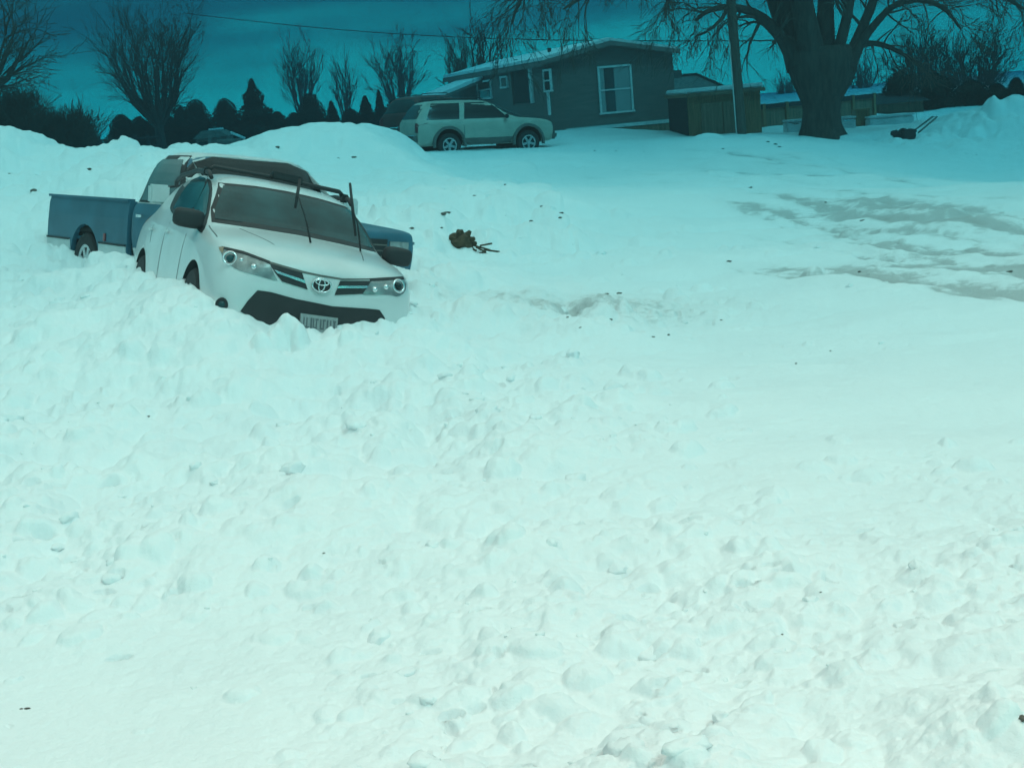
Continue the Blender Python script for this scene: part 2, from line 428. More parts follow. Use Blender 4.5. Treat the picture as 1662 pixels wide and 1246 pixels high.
def snow_mat(name, use_attr):
    m = bpy.data.materials.new(name)
    m.use_nodes = True
    nt = m.node_tree; L = nt.links
    b = nt.nodes['Principled BSDF']
    b.inputs['Roughness'].default_value = 0.75
    b.inputs['Specular IOR Level'].default_value = 0.25
    tc = nt.nodes.new('ShaderNodeTexCoord')
    def nn(scale, detail, vec=None, rough=0.55):
        n = nt.nodes.new('ShaderNodeTexNoise')
        n.inputs['Scale'].default_value = scale; n.inputs['Detail'].default_value = detail
        n.inputs['Roughness'].default_value = rough
        L.new(vec if vec is not None else tc.outputs['Object'], n.inputs['Vector'])
        return n.outputs['Fac']
    def mth(op, *a):
        n = nt.nodes.new('ShaderNodeMath'); n.operation = op
        for i, v in enumerate(a):
            if isinstance(v, (int, float)): n.inputs[i].default_value = v
            else: L.new(v, n.inputs[i])
        return n.outputs[0]
    def mixc(f, a, c):
        n = nt.nodes.new('ShaderNodeMix'); n.data_type = 'RGBA'
        if isinstance(f, (int, float)): n.inputs['Factor'].default_value = f
        else: L.new(f, n.inputs['Factor'])
        for s, v in (('A', a), ('B', c)):
            if isinstance(v, tuple): n.inputs[s].default_value = (*v, 1)
            else: L.new(v, n.inputs[s])
        return n.outputs['Result']
    white = mixc(nn(1.7, 5), (0.83, 0.84, 0.85), (0.92, 0.93, 0.93))
    c = white
    if use_attr:
        a = nt.nodes.new('ShaderNodeAttribute'); a.attribute_name = 'dirt'
        mp = nt.nodes.new('ShaderNodeMapping')
        mp.inputs['Rotation'].default_value = (0, 0, R_(72))
        mp.inputs['Scale'].default_value = (0.7, 5.0, 1)
        L.new(tc.outputs['Object'], mp.inputs[0])
        s1 = nn(1.0, 8, mp.outputs[0], 0.68)
        s2 = nn(11.0, 8, None, 0.75)
        s3 = nn(0.55, 3, None, 0.5)
        s = mth('MULTIPLY_ADD', s3, 0.28, mth('MULTIPLY_ADD', s2, 0.72, mth('MULTIPLY', s1, 0.38)))
        # threshold falls as the dirt content rises
        t = mth('MULTIPLY_ADD', a.outputs['Fac'], -0.13, 0.88)
        d = mth('SUBTRACT', s, t)
        d = mth('MULTIPLY', d, 6.5)
        cl = nt.nodes.new('ShaderNodeClamp'); L.new(d, cl.inputs[0])
        f = mth('MULTIPLY', cl.outputs[0], 0.45)
        c = mixc(f, c, (0.16, 0.145, 0.125))
        f2 = mth('MULTIPLY', a.outputs['Fac'], 0.10)
        c = mixc(f2, c, (0.40, 0.38, 0.36))
    L.new(c, b.inputs['Base Color'])
    bp = nt.nodes.new('ShaderNodeBump')
    bp.inputs['Strength'].default_value = 0.5; bp.inputs['Distance'].default_value = 0.02
    L.new(nn(26, 6, None, 0.6), bp.inputs['Height'])
    L.new(bp.outputs[0], b.inputs['Normal'])
    return m
M_snow = snow_mat('snow', True)
M_snow2 = snow_mat('snow_lump', False)
g = link('snow_ground', me, M_snow, None, True)
tag(g, kind='structure')
# the open plain round the lot, one big sheet under the modelled snow
bm = bmesh.new()
bmesh.ops.create_grid(bm, x_segments=40, y_segments=40, size=80)
for v in bm.verts:
    v.co.y += 53
    v.co.z = -0.25
gp = bm_obj('snow_plain', bm, M_snow2)
tag(gp, kind='structure')

# loose lumps of snow
def lump_mesh(seed, sub=3):
    bm = bmesh.new()
    bmesh.ops.create_icosphere(bm, subdivisions=sub, radius=1.0)
    rs = Vector((seed * 3.1, seed * 1.7, seed * 0.9))
    for v in bm.verts:
        n1 = noise.noise(v.co * 0.9 + rs); n2 = noise.noise(v.co * 2.3 + rs)
        n3 = noise.noise(v.co * 5 + rs)
        v.co *= 1 + 0.50 * n1 + 0.34 * n2 + .12 * n3
    V = np.array([v.co[:] for v in bm.verts]); F = np.array([[v.index for v in f.verts] for f in bm.faces])
    bm.free()
    return V, F
LM = [lump_mesh(i + 1) for i in range(14)]
def lumps(name, items, m, kind='stuff'):
    VV, FF, off = [], [], 0
    for (x, y, z, sx, sy, sz, th, k) in items:
        V, F = LM[k % len(LM)]
        c, s = math.cos(th), math.sin(th)
        W = V * np.array([sx, sy, sz])
        W = np.stack([W[:, 0] * c - W[:, 1] * s + x, W[:, 0] * s + W[:, 1] * c + y, W[:, 2] + z], -1)
        VV.append(W); FF.append(F + off); off += len(V)
    VV = np.concatenate(VV).astype(np.float32); FF = np.concatenate(FF).astype(np.int32)
    me = bpy.data.meshes.new(name)
    me.vertices.add(len(VV)); me.vertices.foreach_set('co', VV.ravel())
    me.loops.add(FF.size); me.loops.foreach_set('vertex_index', FF.ravel())
    me.polygons.add(len(FF)); me.polygons.foreach_set('loop_start', np.arange(0, FF.size, 3, dtype=np.int32))
    me.update(calc_edges=True)
    o = link(name, me, m, None, True)
    return o
items = []
for k in range(2600):
    y = 3.9 + 20 * rng.random() ** 1.3; x = (rng.random() * 2 - 1) * (y * 0.45 + 0.5)
    c = float(chunky(np.array([x]), np.array([y]))[0])
    if rng.random() > c * 0.62 * float(np.clip(0.55 + 1.8 * fbm(np.array([x * .9]), np.array([y * .9]), 3, 81)[0], 0.05, 1)): continue
    r = (0.010 + 0.042 * rng.random() ** 3.4) * (1 + 0.035 * max(y - 6, 0))
    z = ground_h(x, y)
    items.append((x, y, z - r * 0.1, r * (0.8 + .7 * rng.random()), r * (0.8 + .5 * rng.random()), r * (0.55 + .4 * rng.random()), rng.random() * 6.28, k))
o = lumps('snow_lumps', items, M_snow2)
tag(o, kind='stuff')
# dark crumbs of soil and gravel thrown into the snow
M_dirt = mat('soil_crumb', (0.12, 0.105, 0.09), 0.9, 0, 0.4, 20)
items = []
def crumb(px, py, r):
    d = ray(px, py); t = 3.6
    while t < 60:
        q = EYE + d * t
        if q.z < ground_h(q.x, q.y): break
        t += 0.02 + t * 0.002
    r *= .42
    items.append((q.x, q.y, ground_h(q.x, q.y) + r * .05, r * 1.5, r, r * .6, rng.random() * 6, int(px + py)))
for px, py, r in ((241, 676, .022), (248, 572, .012), (1183, 425, .05), (1265, 240, .09), (1115, 242, .07), (965, 246, .09), (1000, 246, .08), (1045, 247, .05), (1173, 242, .1), (1246, 232, .13), (1258, 236, .12), (527, 908, .012), (45, 1153, .02), (35, 1150, .012),
                  (1567, 250, .08), (1585, 254, .07), (1218, 306, .07), (1400, 360, .06), (1638, 442, .06), (1292, 590, .02), (1348, 571, .02), (985, 480, .035), (1005, 477, .045), (1170, 520, .03), (945, 540, .04), (1060, 548, .03), (1085, 545, .03), (668, 372, .06), (1395, 300, .05), (1340, 330, .05),
                  (1333, 968, .01), (1270, 1038, .01), (1660, 1170, .03), (720, 355, .08), (726, 348, .07), (716, 372, .05), (862, 365, .05), (880, 350, .04), (910, 347, .07), (909, 356, .07), (55, 310, .12), (15, 283, .06), (145, 275, .07), (548, 258, .09), (575, 260, .1), (450, 243, .1), (770, 322, .05), (820, 300, .05)):
    crumb(px, py, r)
for k in range(12):
    if k % 2: px, py = rng.normal(1480, 130), rng.normal(385, 45)
    else: px, py = rng.normal(1400, 130), rng.normal(285, 14)
    if rng.random() < .25: px, py = rng.normal(980, 120), rng.normal(515, 22)
    if py < 250: continue
    crumb(px, py, .006 + .045 * rng.random() ** 4)
o = lumps('soil_crumbs', items, M_dirt)
tag(o, kind='stuff')
# ------------------------------------------------------------------ vehicle tools
def pose(loc, h, p, r):
    return Matrix.Translation(loc) @ Matrix.Rotation(R_(h), 4, 'Z') @ Matrix.Rotation(R_(p), 4, 'Y') @ Matrix.Rotation(R_(r), 4, 'X')
def evaluated(bm, mats, mods):
    me = bpy.data.meshes.new('tmp'); bm.to_mesh(me); bm.free()
    for m in mats: me.materials.append(m)
    o = bpy.data.objects.new('tmp', me); col.objects.link(o)
    for f in mods: f(o)
    dg = bpy.context.evaluated_depsgraph_get()
    out = bpy.data.meshes.new_from_object(o.evaluated_get(dg), depsgraph=dg)
    bpy.data.objects.remove(o)
    return out
def loft(stations, mats, arches=(), sub=2):
    """stations: (x, [(halfwidth, z) ... bottom centre to top centre]); arches: (x, z, r, depth, width)"""
    bm = bmesh.new(); rings = []
    for x, pr in stations:
        xs = x if isinstance(x, (list, tuple)) else [x] * len(pr)
        n = len(pr)
        r = [bm.verts.new((xs[0], 0, pr[0][1]))]
        for k in range(1, n - 1): r.append(bm.verts.new((xs[k], pr[k][0], pr[k][1])))
        r.append(bm.verts.new((xs[-1], 0, pr[-1][1])))
        for k in range(n - 2, 0, -1): r.append(bm.verts.new((xs[k], -pr[k][0], pr[k][1])))
        rings.append(r)
    m = len(rings[0])
    for a, b in zip(rings[:-1], rings[1:]):
        for j in range(m): bm.faces.new((a[j], a[(j + 1) % m], b[(j + 1) % m], b[j]))
    bm.faces.new(rings[0]); bm.faces.new(rings[-1][::-1])
    bmesh.ops.recalc_face_normals(bm, faces=bm.faces)
    def ss(o):
        md = o.modifiers.new('s', 'SUBSURF'); md.levels = sub; md.render_levels = sub
    me = evaluated(bm, mats, [ss])
    if arches:
        bm = bmesh.new(); bm.from_mesh(me)
        cb = bmesh.new()
        for (x, z, r, dep, w) in arches:
            for s in (-1, 1):
                mt = Matrix.Translation((x, s * (w - dep / 2), z)) @ Matrix.Rotation(R_(90), 4, 'X')
                bmesh.ops.create_cone(cb, cap_ends=True, segments=40, radius1=r, radius2=r, depth=dep, matrix=mt)
        cme = bpy.data.meshes.new('cut'); cb.to_mesh(cme); cb.free()
        cme.materials.append(mats[0]); cme.materials.append(mats[1])
        for p_ in cme.polygons: p_.material_index = 1
        co = bpy.data.objects.new('cut', cme); col.objects.link(co)
        def bo(o):
            md = o.modifiers.new('b', 'BOOLEAN'); md.operation = 'DIFFERENCE'; md.solver = 'EXACT'; md.object = co
        me = evaluated(bm, mats, [bo])
        bpy.data.objects.remove(co)
    return me
def mesh_bvh(me):
    return BVHTree.FromPolygons([v.co.copy() for v in me.vertices], [tuple(p.vertices) for p in me.polygons])
def fill(poly, step):
    pts = []
    n = len(poly)
    for i in range(n):
        a, b = Vector(poly[i]), Vector(poly[(i + 1) % n])
        k = max(1, int((b - a).length / step))
        for j in range(k): pts.append(a.lerp(b, j / k))
    nb = len(pts)
    xs = [p.x for p in pts]; ys_ = [p.y for p in pts]
    y = min(ys_) + step * .5
    def inside(q):
        c = False; j = nb - 1
        for i in range(nb):
            if (pts[i].y > q.y) != (pts[j].y > q.y) and q.x < (pts[j].x - pts[i].x) * (q.y - pts[i].y) / (pts[j].y - pts[i].y) + pts[i].x: c = not c
            j = i
        return c
    ins = []
    while y < max(ys_):
        x = min(xs) + step * .5
        while x < max(xs):
            q = Vector((x, y))
            if inside(q) and min((q - p).length for p in pts[:nb]) > step * .45: ins.append(q)
            x += step
        y += step
    v, e, f, *_ = delaunay_2d_cdt(pts + ins, [(i, (i + 1) % nb) for i in range(nb)], [], 1, 1e-6)
    return v, f, [(i, (i + 1) % nb) for i in range(nb)]
def smooth_poly(poly, it=1):
    for _ in range(it):
        q = []
        for i in range(len(poly)):
            a, b = Vector(poly[i]), Vector(poly[(i + 1) % len(poly)])
            q += [a.lerp(b, .2), a.lerp(b, .8)]
        poly = q
    return [tuple(p) for p in poly]
class Patcher:
    def __init__(s, root, me):
        s.root, s.bvh, s.inv = root, mesh_bvh(me), root.matrix_world.inverted()
        s.eye = s.inv @ EYE
    def px(s, q):
        d = (s.inv.to_3x3() @ ray(q[0], q[1])).normalized()
        return s.eye, d
    def hit(s, o, d, near=None):
        h, n, i, t = s.bvh.ray_cast(o, d)
        if h is None:
            t0 = (near - o).dot(d) if near is not None else (Vector((0, 0, .8)) - o).dot(d)
            h, n, i, t = s.bvh.find_nearest(o + d * t0)
        return h, n
    def patch(s, name, poly, m, off=.006, thick=.012, step=6, mode='px', parent=None, mirror=False, rnd=0, near=None, also=False):
        if rnd: poly = smooth_poly(poly, rnd)
        v, f, rim = fill(poly, step)
        P, N = [], []
        for q in v:
            if mode == 'px': o, d = s.px(q)
            elif mode == 'front': o, d = Vector((6, q[0], q[1])), Vector((-1, 0, 0))
            elif mode == 'rear': o, d = Vector((-9, q[0], q[1])), Vector((1, 0, 0))
            elif mode == 'right': o, d = Vector((q[0], -5, q[1])), Vector((0, 1, 0))
            elif mode == 'left': o, d = Vector((q[0], 5, q[1])), Vector((0, -1, 0))
            elif mode == 'top': o, d = Vector((q[0], q[1], 6)), Vector((0, 0, -1))
            h, n = s.hit(o, d, near)
            if n.dot(d) > 0: n = -n
            P.append(h); N.append(n)
        # soften the normals so that the raised panel stays even
        An = sum(N, Vector()).normalized()
        N = [(n * .5 + An * .5).normalized() for n in N]
        outs = []
        for mir in ((False, True) if also else (mirror,)):
            V = [p + n * off for p, n in zip(P, N)] + [p - n * thick for p, n in zip(P, N)]
            if mir: V = [Vector((a.x, -a.y, a.z)) for a in V]
            k = len(P)
            F = [tuple(x) for x in f]
            cnt = {}
            for x in F:
                for a, b in zip(x, x[1:] + x[:1]):
                    cnt[(a, b)] = 1
            for (a, b) in list(cnt):
                if (b, a) not in cnt: F.append((a, b, b + k, a + k))
            bm = bmesh.new()
            vs = [bm.verts.new(a) for a in V]
            for x in F:
                try: bm.faces.new([vs[i] for i in x])
                except ValueError: pass
            outs.append(bm_obj(name, bm, m, parent or s.root))
        return outs[0] if len(outs) == 1 else outs
def lathe_y(name, prof, c, m, parent, n=40, side=-1):
    """prof: (radius, y outwards) ; axis along local y"""
    V, F = [], []
    for r, y in prof:
        for j in range(n):
            a = 2 * math.pi * j / n
            V.append((c[0] + r * math.cos(a), c[1] + side * y, c[2] + r * math.sin(a)))
    for i in range(len(prof) - 1):
        for j in range(n): F.append((i * n + j, i * n + (j + 1) % n, (i + 1) * n + (j + 1) % n, (i + 1) * n + j))
    F.append(tuple(range(n))); F.append(tuple((len(prof) - 1) * n + j for j in range(n))[::-1])
    return from_lists(name, V, F, m, parent, False)
def wheel(parent, x, yc, z, r, side, w=.22, rim=.62, spokes=5):
    e = bpy.data.objects.new('wheel', None); col.objects.link(e); e.parent = parent
    h = w / 2
    c = (x, yc, z)
    t = lathe_y('tyre', [(r * rim, -h), (r * .93, -h), (r, -h * .75), (r, h * .75), (r * .93, h), (r * rim, h), (r * rim, h * .5), (.02, h * .5)], c, M_tyre, e, side=side)
    bm = bmesh.new()
    M0 = Matrix.Translation((x, yc + side * (h * .62), z)) @ Matrix.Rotation(R_(90), 4, 'X')
    ring = bmesh.ops.create_cone(bm, cap_ends=False, segments=40, radius1=r * rim, radius2=r * rim * .98, depth=.06, matrix=M0)
    for k in range(40):
        pass
    V0 = []
    for k in range(spokes):
        A = Matrix.Translation((x, yc + side * h * .72, z)) @ Matrix.Rotation(2 * math.pi * k / spokes + .3, 4, 'Y')
        box_bm(bm, r * rim * .5, 0, 0, r * rim * .98, .03, r * rim * .30, M=A)
    bmesh.ops.create_cone(bm, cap_ends=True, segments=20, radius1=r * .16, radius2=r * .14, depth=.06, matrix=Matrix.Translation((x, yc + side * h * .78, z)) @ Matrix.Rotation(R_(90), 4, 'X'))
    # outer flange
    n = 40
    a_ = [bm.verts.new((x + r * rim * 1.02 * math.cos(2 * math.pi * j / n), yc + side * h * .98, z + r * rim * 1.02 * math.sin(2 * math.pi * j / n))) for j in range(n)]
    b_ = [bm.verts.new((x + r * rim * .84 * math.cos(2 * math.pi * j / n), yc + side * h * .86, z + r * rim * .84 * math.sin(2 * math.pi * j / n))) for j in range(n)]
    for j in range(n): bm.faces.new((a_[j], a_[(j + 1) % n], b_[(j + 1) % n], b_[j]))
    bm_obj('rim', bm, M_rim, e)
    return e
def ring_bm(bm, c, u, v, ru, rv, tube, n=32, k=8):
    c, u, v = Vector(c), Vector(u).normalized(), Vector(v).normalized(); w = u.cross(v)
    R = []
    for i in range(n):
        a = 2 * math.pi * i / n
        p = c + u * ru * math.cos(a) + v * rv * math.sin(a); rd = (u * math.cos(a) + v * math.sin(a)).normalized()
        R.append([bm.verts.new(p + (rd * math.cos(2 * math.pi * j / k) + w * math.sin(2 * math.pi * j / k)) * tube) for j in range(k)])
    for i in range(n):
        for j in range(k):
            bm.faces.new((R[i][j], R[(i + 1) % n][j], R[(i + 1) % n][(j + 1) % k], R[i][(j + 1) % k]))

# ------------------------------------------------------------------ the white car in the snow
rav_M = pose((-2.02, 12.95, 0.50), -67.7, -1.0, -16.7)
rav = empty('parked_car', M=rav_M)
tag(rav, 'white compact crossover car sunk nose first in the snow, windscreen wipers lifted up', 'car', 'cars snowed in on the lot')
def S(wb, zb, wr, zr, wm, zm, ws, zs, wg, zg, wt, zt, wc, zc, z0): return [(0, zb), (wb, zb), (wr, zr), (wm, zm), (ws, zs), (wg, zg), (wt, zt), (wc, zc), (0, z0)]
ST = [
    (.95, S(.42, .28, .52, .36, .56, .55, .54, .72, .46, .80, .30, .825, .15, .835, .84)),
    (.90, S(.62, .26, .70, .34, .74, .55, .70, .76, .60, .86, .42, .90, .2, .92, .925)),
    (.76, S(.74, .25, .82, .34, .86, .56, .83, .86, .74, .95, .52, .985, .26, 1.0, 1.005)),
    (.42, S(.80, .24, .88, .34, .915, .58, .885, .94, .80, 1.01, .56, 1.05, .28, 1.07, 1.075)),
    (.0, S(.82, .24, .90, .34, .925, .60, .905, .985, .82, 1.06, .60, 1.10, .3, 1.125, 1.13)),
    (-.22, S(.83, .24, .905, .34, .922, .6, .905, 1.0, .83, 1.085, .74, 1.125, .37, 1.15, 1.155)),
    (-.50, S(.83, .24, .905, .34, .92, .6, .91, 1.01, .83, 1.10, .76, 1.335, .40, 1.365, 1.37)),
    (-.86, S(.83, .24, .905, .34, .92, .6, .912, 1.02, .835, 1.11, .70, 1.56, .38, 1.60, 1.61)),
    (-1.5, S(.83, .24, .905, .34, .92, .6, .915, 1.03, .84, 1.12, .70, 1.60, .38, 1.645, 1.655)),
    (-2.4, S(.83, .24, .905, .34, .92, .6, .915, 1.04, .84, 1.13, .68, 1.58, .37, 1.625, 1.635)),
    (-3.05, S(.82, .26, .90, .36, .915, .6, .90, 1.05, .80, 1.12, .63, 1.50, .34, 1.55, 1.56)),
    (-3.42, S(.80, .30, .87, .40, .885, .6, .86, 1.03, .75, 1.10, .57, 1.28, .3, 1.33, 1.34)),
    (-3.60, S(.70, .34, .78, .42, .80, .6, .77, .95, .66, 1.0, .5, 1.05, .25, 1.07, 1.08))]
me = loft(ST, [M_white_paint, M_well], arches=[(0, .37, .41, .45, .97), (-2.66, .37, .41, .45, .97)], sub=3)
body = link('body', me, None, rav, True)
P = Patcher(rav, me)
NEAR = Vector((.4, 0, .9))
ws_poly = [(353, 304), (362, 300), (420, 307), (480, 317), (540, 329), (574, 340), (590, 365), (604, 390), (616, 411), (590, 409), (520, 400), (450, 387), (390, 375), (356, 366), (349, 360), (351, 330)]
P.patch('windscreen_surround', [(-.765, 1.125), (-.745, 1.25), (-.63, 1.50), (-.3, 1.53), (0, 1.54), (.3, 1.53), (.63, 1.50), (.745, 1.25), (.765, 1.125), (.4, 1.14), (0, 1.15), (-.4, 1.14)], M_black, mode='front', off=.004, thick=.01, step=.05)
P.patch('windscreen', [(-.735, 1.155), (-.715, 1.25), (-.605, 1.475), (-.3, 1.505), (0, 1.512), (.3, 1.505), (.605, 1.475), (.715, 1.25), (.735, 1.155), (.4, 1.175), (0, 1.185), (-.4, 1.175)], M_glass, mode='front', off=.009, thick=.004, step=.05)
M_seam = mat('panel_gap', (0.16, 0.17, 0.17), 0.8)
P.patch('door_seam', [(-.62, .45), (-.60, 1.06), (-.615, 1.06), (-.635, .45)], M_seam, mode='right', off=.002, thick=.004, step=.08, also=True)
P.patch('door_seam', [(-1.62, .45), (-1.60, 1.08), (-1.615, 1.08), (-1.635, .45)], M_seam, mode='right', off=.002, thick=.004, step=.08, also=True)
P.patch('door_seam', [(-2.30, .85), (-2.42, 1.10), (-2.435, 1.10), (-2.315, .85)], M_seam, mode='right', off=.002, thick=.004, step=.08, also=True)
for x in (-1.48, -2.36):
    for s in (-1, 1): box('door_handle', (x, s * .925, .98), (.16, .035, .03), M_white_paint, rav, bev=.01)
P.patch('bonnet_seam', [(.30, -.815), (-.18, -.80), (-.18, -.79), (.30, -.805)], M_seam, mode='top', off=.002, thick=.004, step=.08, also=True)
P.patch('bonnet_crease', [(.60, -.40), (-.05, -.56), (-.05, -.548), (.60, -.39)], M_seam, mode='top', off=.0015, thick=.003, step=.08, also=True)
NS = Vector((-1.2, -.75, 1.3))
sidew = [(276, 336), (287, 312), (303, 293), (322, 281), (336, 283), (344, 296), (345, 310), (340, 345), (333, 370), (327, 380), (316, 368), (290, 355), (278, 345)]
P.patch('side_window_frame', sidew, M_black, off=.004, thick=.01, step=7, near=NS, rnd=1, also=True)
P.patch('side_window', [(282, 338), (296, 314), (311, 294), (326, 287), (334, 290), (334, 300), (318, 336), (308, 342), (290, 342)], M_glass, off=.009, thick=.004, step=6, near=NS, also=True)
P.patch('quarter_window', [(338, 296), (341, 310), (336, 345), (330, 362), (322, 350), (316, 340)], M_glass, off=.009, thick=.004, step=6, near=NS, also=True)
# headlights
for poly, rc, bulbs, tip, edge in (
        ([(357, 403), (366, 402), (395, 411), (438, 427), (444, 444), (452, 457), (420, 448), (390, 440), (378, 434), (362, 418)], (374, 420), [(392, 422, 3.5), (412, 433, 5)], [(356, 402), (365, 402), (362, 412), (358, 408)], [(360, 401), (395, 409), (438, 425), (438, 429), (395, 413), (362, 405)]),
        ([(601, 455), (640, 453), (655, 451), (659, 462), (657, 474), (646, 482), (630, 478), (583, 479), (592, 467)], (645, 465), [(626, 466, 5), (608, 470, 5)], None, [(600, 453), (653, 450), (655, 454), (601, 457)])):
    hl = P.patch('headlight', poly, M_lens, off=.007, thick=.03, step=6, rnd=1, near=NEAR)
    P.patch('headlight_edge', edge, M_black, off=.012, thick=.01, step=6, near=NEAR, parent=hl)
    if tip: P.patch('side_marker', tip, M_amber, off=.012, thick=.01, step=4, near=NEAR, parent=hl)
    o_, d_ = P.px(rc); h_, n_ = P.hit(o_, d_, NEAR)
    if n_.dot(d_) > 0: n_ = -n_
    n_ = (n_ + Vector((1, 0, 0)) * 1.0).normalized()
    c_ = h_ + n_ * .02
    u_ = n_.cross(Vector((0, 0, 1))).normalized(); v_ = u_.cross(n_)
    bm = bmesh.new(); ring_bm(bm, c_, u_, v_, .052, .052, .011); bm_obj('headlight_ring', bm, M_chrome, hl, True)
    bm = bmesh.new(); bmesh.ops.create_uvsphere(bm, u_segments=16, v_segments=10, radius=.034, matrix=Matrix.Translation(c_ - n_ * .01)); bm_obj('headlight_bulb', bm, M_glass, hl, True)
    for bx, by, br in bulbs:
        o_, d_ = P.px((bx, by)); h2, n2 = P.hit(o_, d_, NEAR)
        bm = bmesh.new(); bmesh.ops.create_uvsphere(bm, u_segments=14, v_segments=8, radius=br * .0054, matrix=Matrix.Translation(h2)); bm_obj('headlight_bulb', bm, M_chrome, hl, True)
# grille: two dark halves with a white bar between
for poly in ([(437, 428), (490, 443), (494, 455), (499, 470), (458, 457), (449, 446)], [(552, 456), (602, 456), (596, 466), (588, 477), (543, 479), (548, 466)]):
    gr = P.patch('grille', poly, M_black, off=.008, thick=.02, step=6, near=NEAR)
P.patch('grille_bar', [(444, 438), (494, 455), (495, 460), (450, 444)], M_chrome, off=.016, thick=.01, step=6, near=NEAR)
P.patch('grille_bar', [(549, 464), (598, 464), (595, 468), (547, 468)], M_chrome, off=.016, thick=.01, step=6, near=NEAR)
P.patch('bonnet_gap', [(436, 424), (492, 440), (520, 446), (556, 452), (602, 452), (602, 454), (556, 455), (520, 449), (490, 443), (436, 427)], M_clad, off=.004, thick=.006, step=6, near=NEAR)
# emblem: oval badge with three crossing ovals
o_, d_ = P.px((521, 463)); h_, n_ = P.hit(o_, d_, NEAR)
c_ = h_ + Vector((.012, 0, 0))
bm = bmesh.new()
r_ = bmesh.ops.create_uvsphere(bm, u_segments=28, v_segments=12, radius=1.0)
for v in bm.verts: v.co = Vector((v.co.z * .012, v.co.x * .080, v.co.y * .056)) + c_
emb = bm_obj('emblem', bm, M_black, rav, True)
bm = bmesh.new(); Y_, Z_ = (0, 1, 0), (0, 0, 1); c2 = c_ + Vector((.012, 0, 0))
ring_bm(bm, c2, Y_, Z_, .080, .056, .007)
ring_bm(bm, c2 + Vector((0, 0, .002)), Y_, Z_, .026, .050, .006)
ring_bm(bm, c2 + Vector((0, 0, .024)), Y_, Z_, .055, .022, .006)
bm_obj('emblem_ovals', bm, M_chrome, emb, True)
# lower intake, fog lamp, plate
P.patch('lower_intake', [(418, 471), (440, 474), (480, 485), (540, 497), (600, 501), (616, 503), (624, 515), (629, 540), (560, 556), (480, 552), (430, 534), (390, 505), (402, 488)], M_clad if False else M_black, off=.006, thick=.02, step=8, near=Vector((.9, 0, .5)))
def disc_px(q, r, m, name, off=.012, parent=rav, near=NEAR):
    o_, d_ = P.px(q); h_, n_ = P.hit(o_, d_, near)
    if n_.dot(d_) > 0: n_ = -n_
    n_ = (n_ * .4 - d_ * .6).normalized()
    bm = bmesh.new()
    bmesh.ops.create_cone(bm, cap_ends=True, segments=28, radius1=r, radius2=r * .9, depth=.03, matrix=Matrix.Translation(h_ + n_ * off) @ n_.to_track_quat('Z', 'Y').to_matrix().to_4x4())
    return bm_obj(name, bm, m, parent), h_, n_
fl, h_, n_ = disc_px((361, 494), .058, M_black, 'fog_light')
bm = bmesh.new(); bmesh.ops.create_uvsphere(bm, u_segments=16, v_segments=8, radius=.034, matrix=Matrix.Translation(h_ + n_ * .012)); bm_obj('fog_lens', bm, M_glass, fl, True)
M_plate = mat('plate_pale', (0.33, 0.35, 0.35), 0.5, 0, 0.1, 30)
M_plate_ink = mat('plate_ink', (0.13, 0.14, 0.15), 0.6)
pl = P.patch('licence_plate', [(487, 508), (547, 516), (545, 542), (485, 534)], M_plate, off=.03, thick=.02, step=10, near=Vector((.9, 0, .5)))
for k, (a, w) in enumerate(((.07, .03), (.15, .03), (.26, .05), (.33, .03), (.41, .03), (.52, .035), (.60, .03), (.70, .04), (.79, .03), (.88, .05))):
    x0 = 487 + 60 * a; y0 = 508 + 8 * a
    if k in (0, 1, 3, 5, 7): P.patch('plate_stroke', [(x0 - 1, y0 + 19), (x0 + 4, y0 + 19.5), (x0 + 4, y0 + 22), (x0 - 1, y0 + 22)], M_plate_ink, off=.0345, thick=.001, step=10, near=Vector((.9, 0, .5)), parent=pl)
    if k in (4, 6, 9): P.patch('plate_stroke', [(x0 - 1, y0 + 5), (x0 + 4, y0 + 5.5), (x0 + 4, y0 + 8), (x0 - 1, y0 + 8)], M_plate_ink, off=.0345, thick=.001, step=10, near=Vector((.9, 0, .5)), parent=pl)
    P.patch('plate_stroke', [(x0, y0 + 5), (x0 + 60 * w, y0 + 5.3), (x0 + 60 * w - 1.2, y0 + 22), (x0 - 1.2, y0 + 22)], M_plate_ink, off=.034, thick=.001, step=10, near=Vector((.9, 0, .5)), parent=pl)
# mirrors
for s in (-1, 1):
    if s < 0:
        q, d_ = P.px((306, 354)); t_ = ((-.97) - q.y) / d_.y
        c_ = q + d_ * t_
    cc = Vector((c_.x, c_.y * (-1 if s > 0 else 1), c_.z))
    bm = bmesh.new(); bmesh.ops.create_cube(bm, size=1)
    bmesh.ops.subdivide_edges(bm, edges=bm.edges, cuts=4, use_grid_fill=True)
    for v in bm.verts:
        w = v.co * 2; k_ = (abs(w.x) ** 4 + abs(w.y) ** 4 + abs(w.z) ** 4) ** .25
        w = w / max(k_, .01) * max(abs(w.x), abs(w.y), abs(w.z))
        v.co = Vector((w.x * .07, w.y * .135, w.z * .085)) + cc
    mi = bm_obj('mirror', bm, M_black, rav, True)
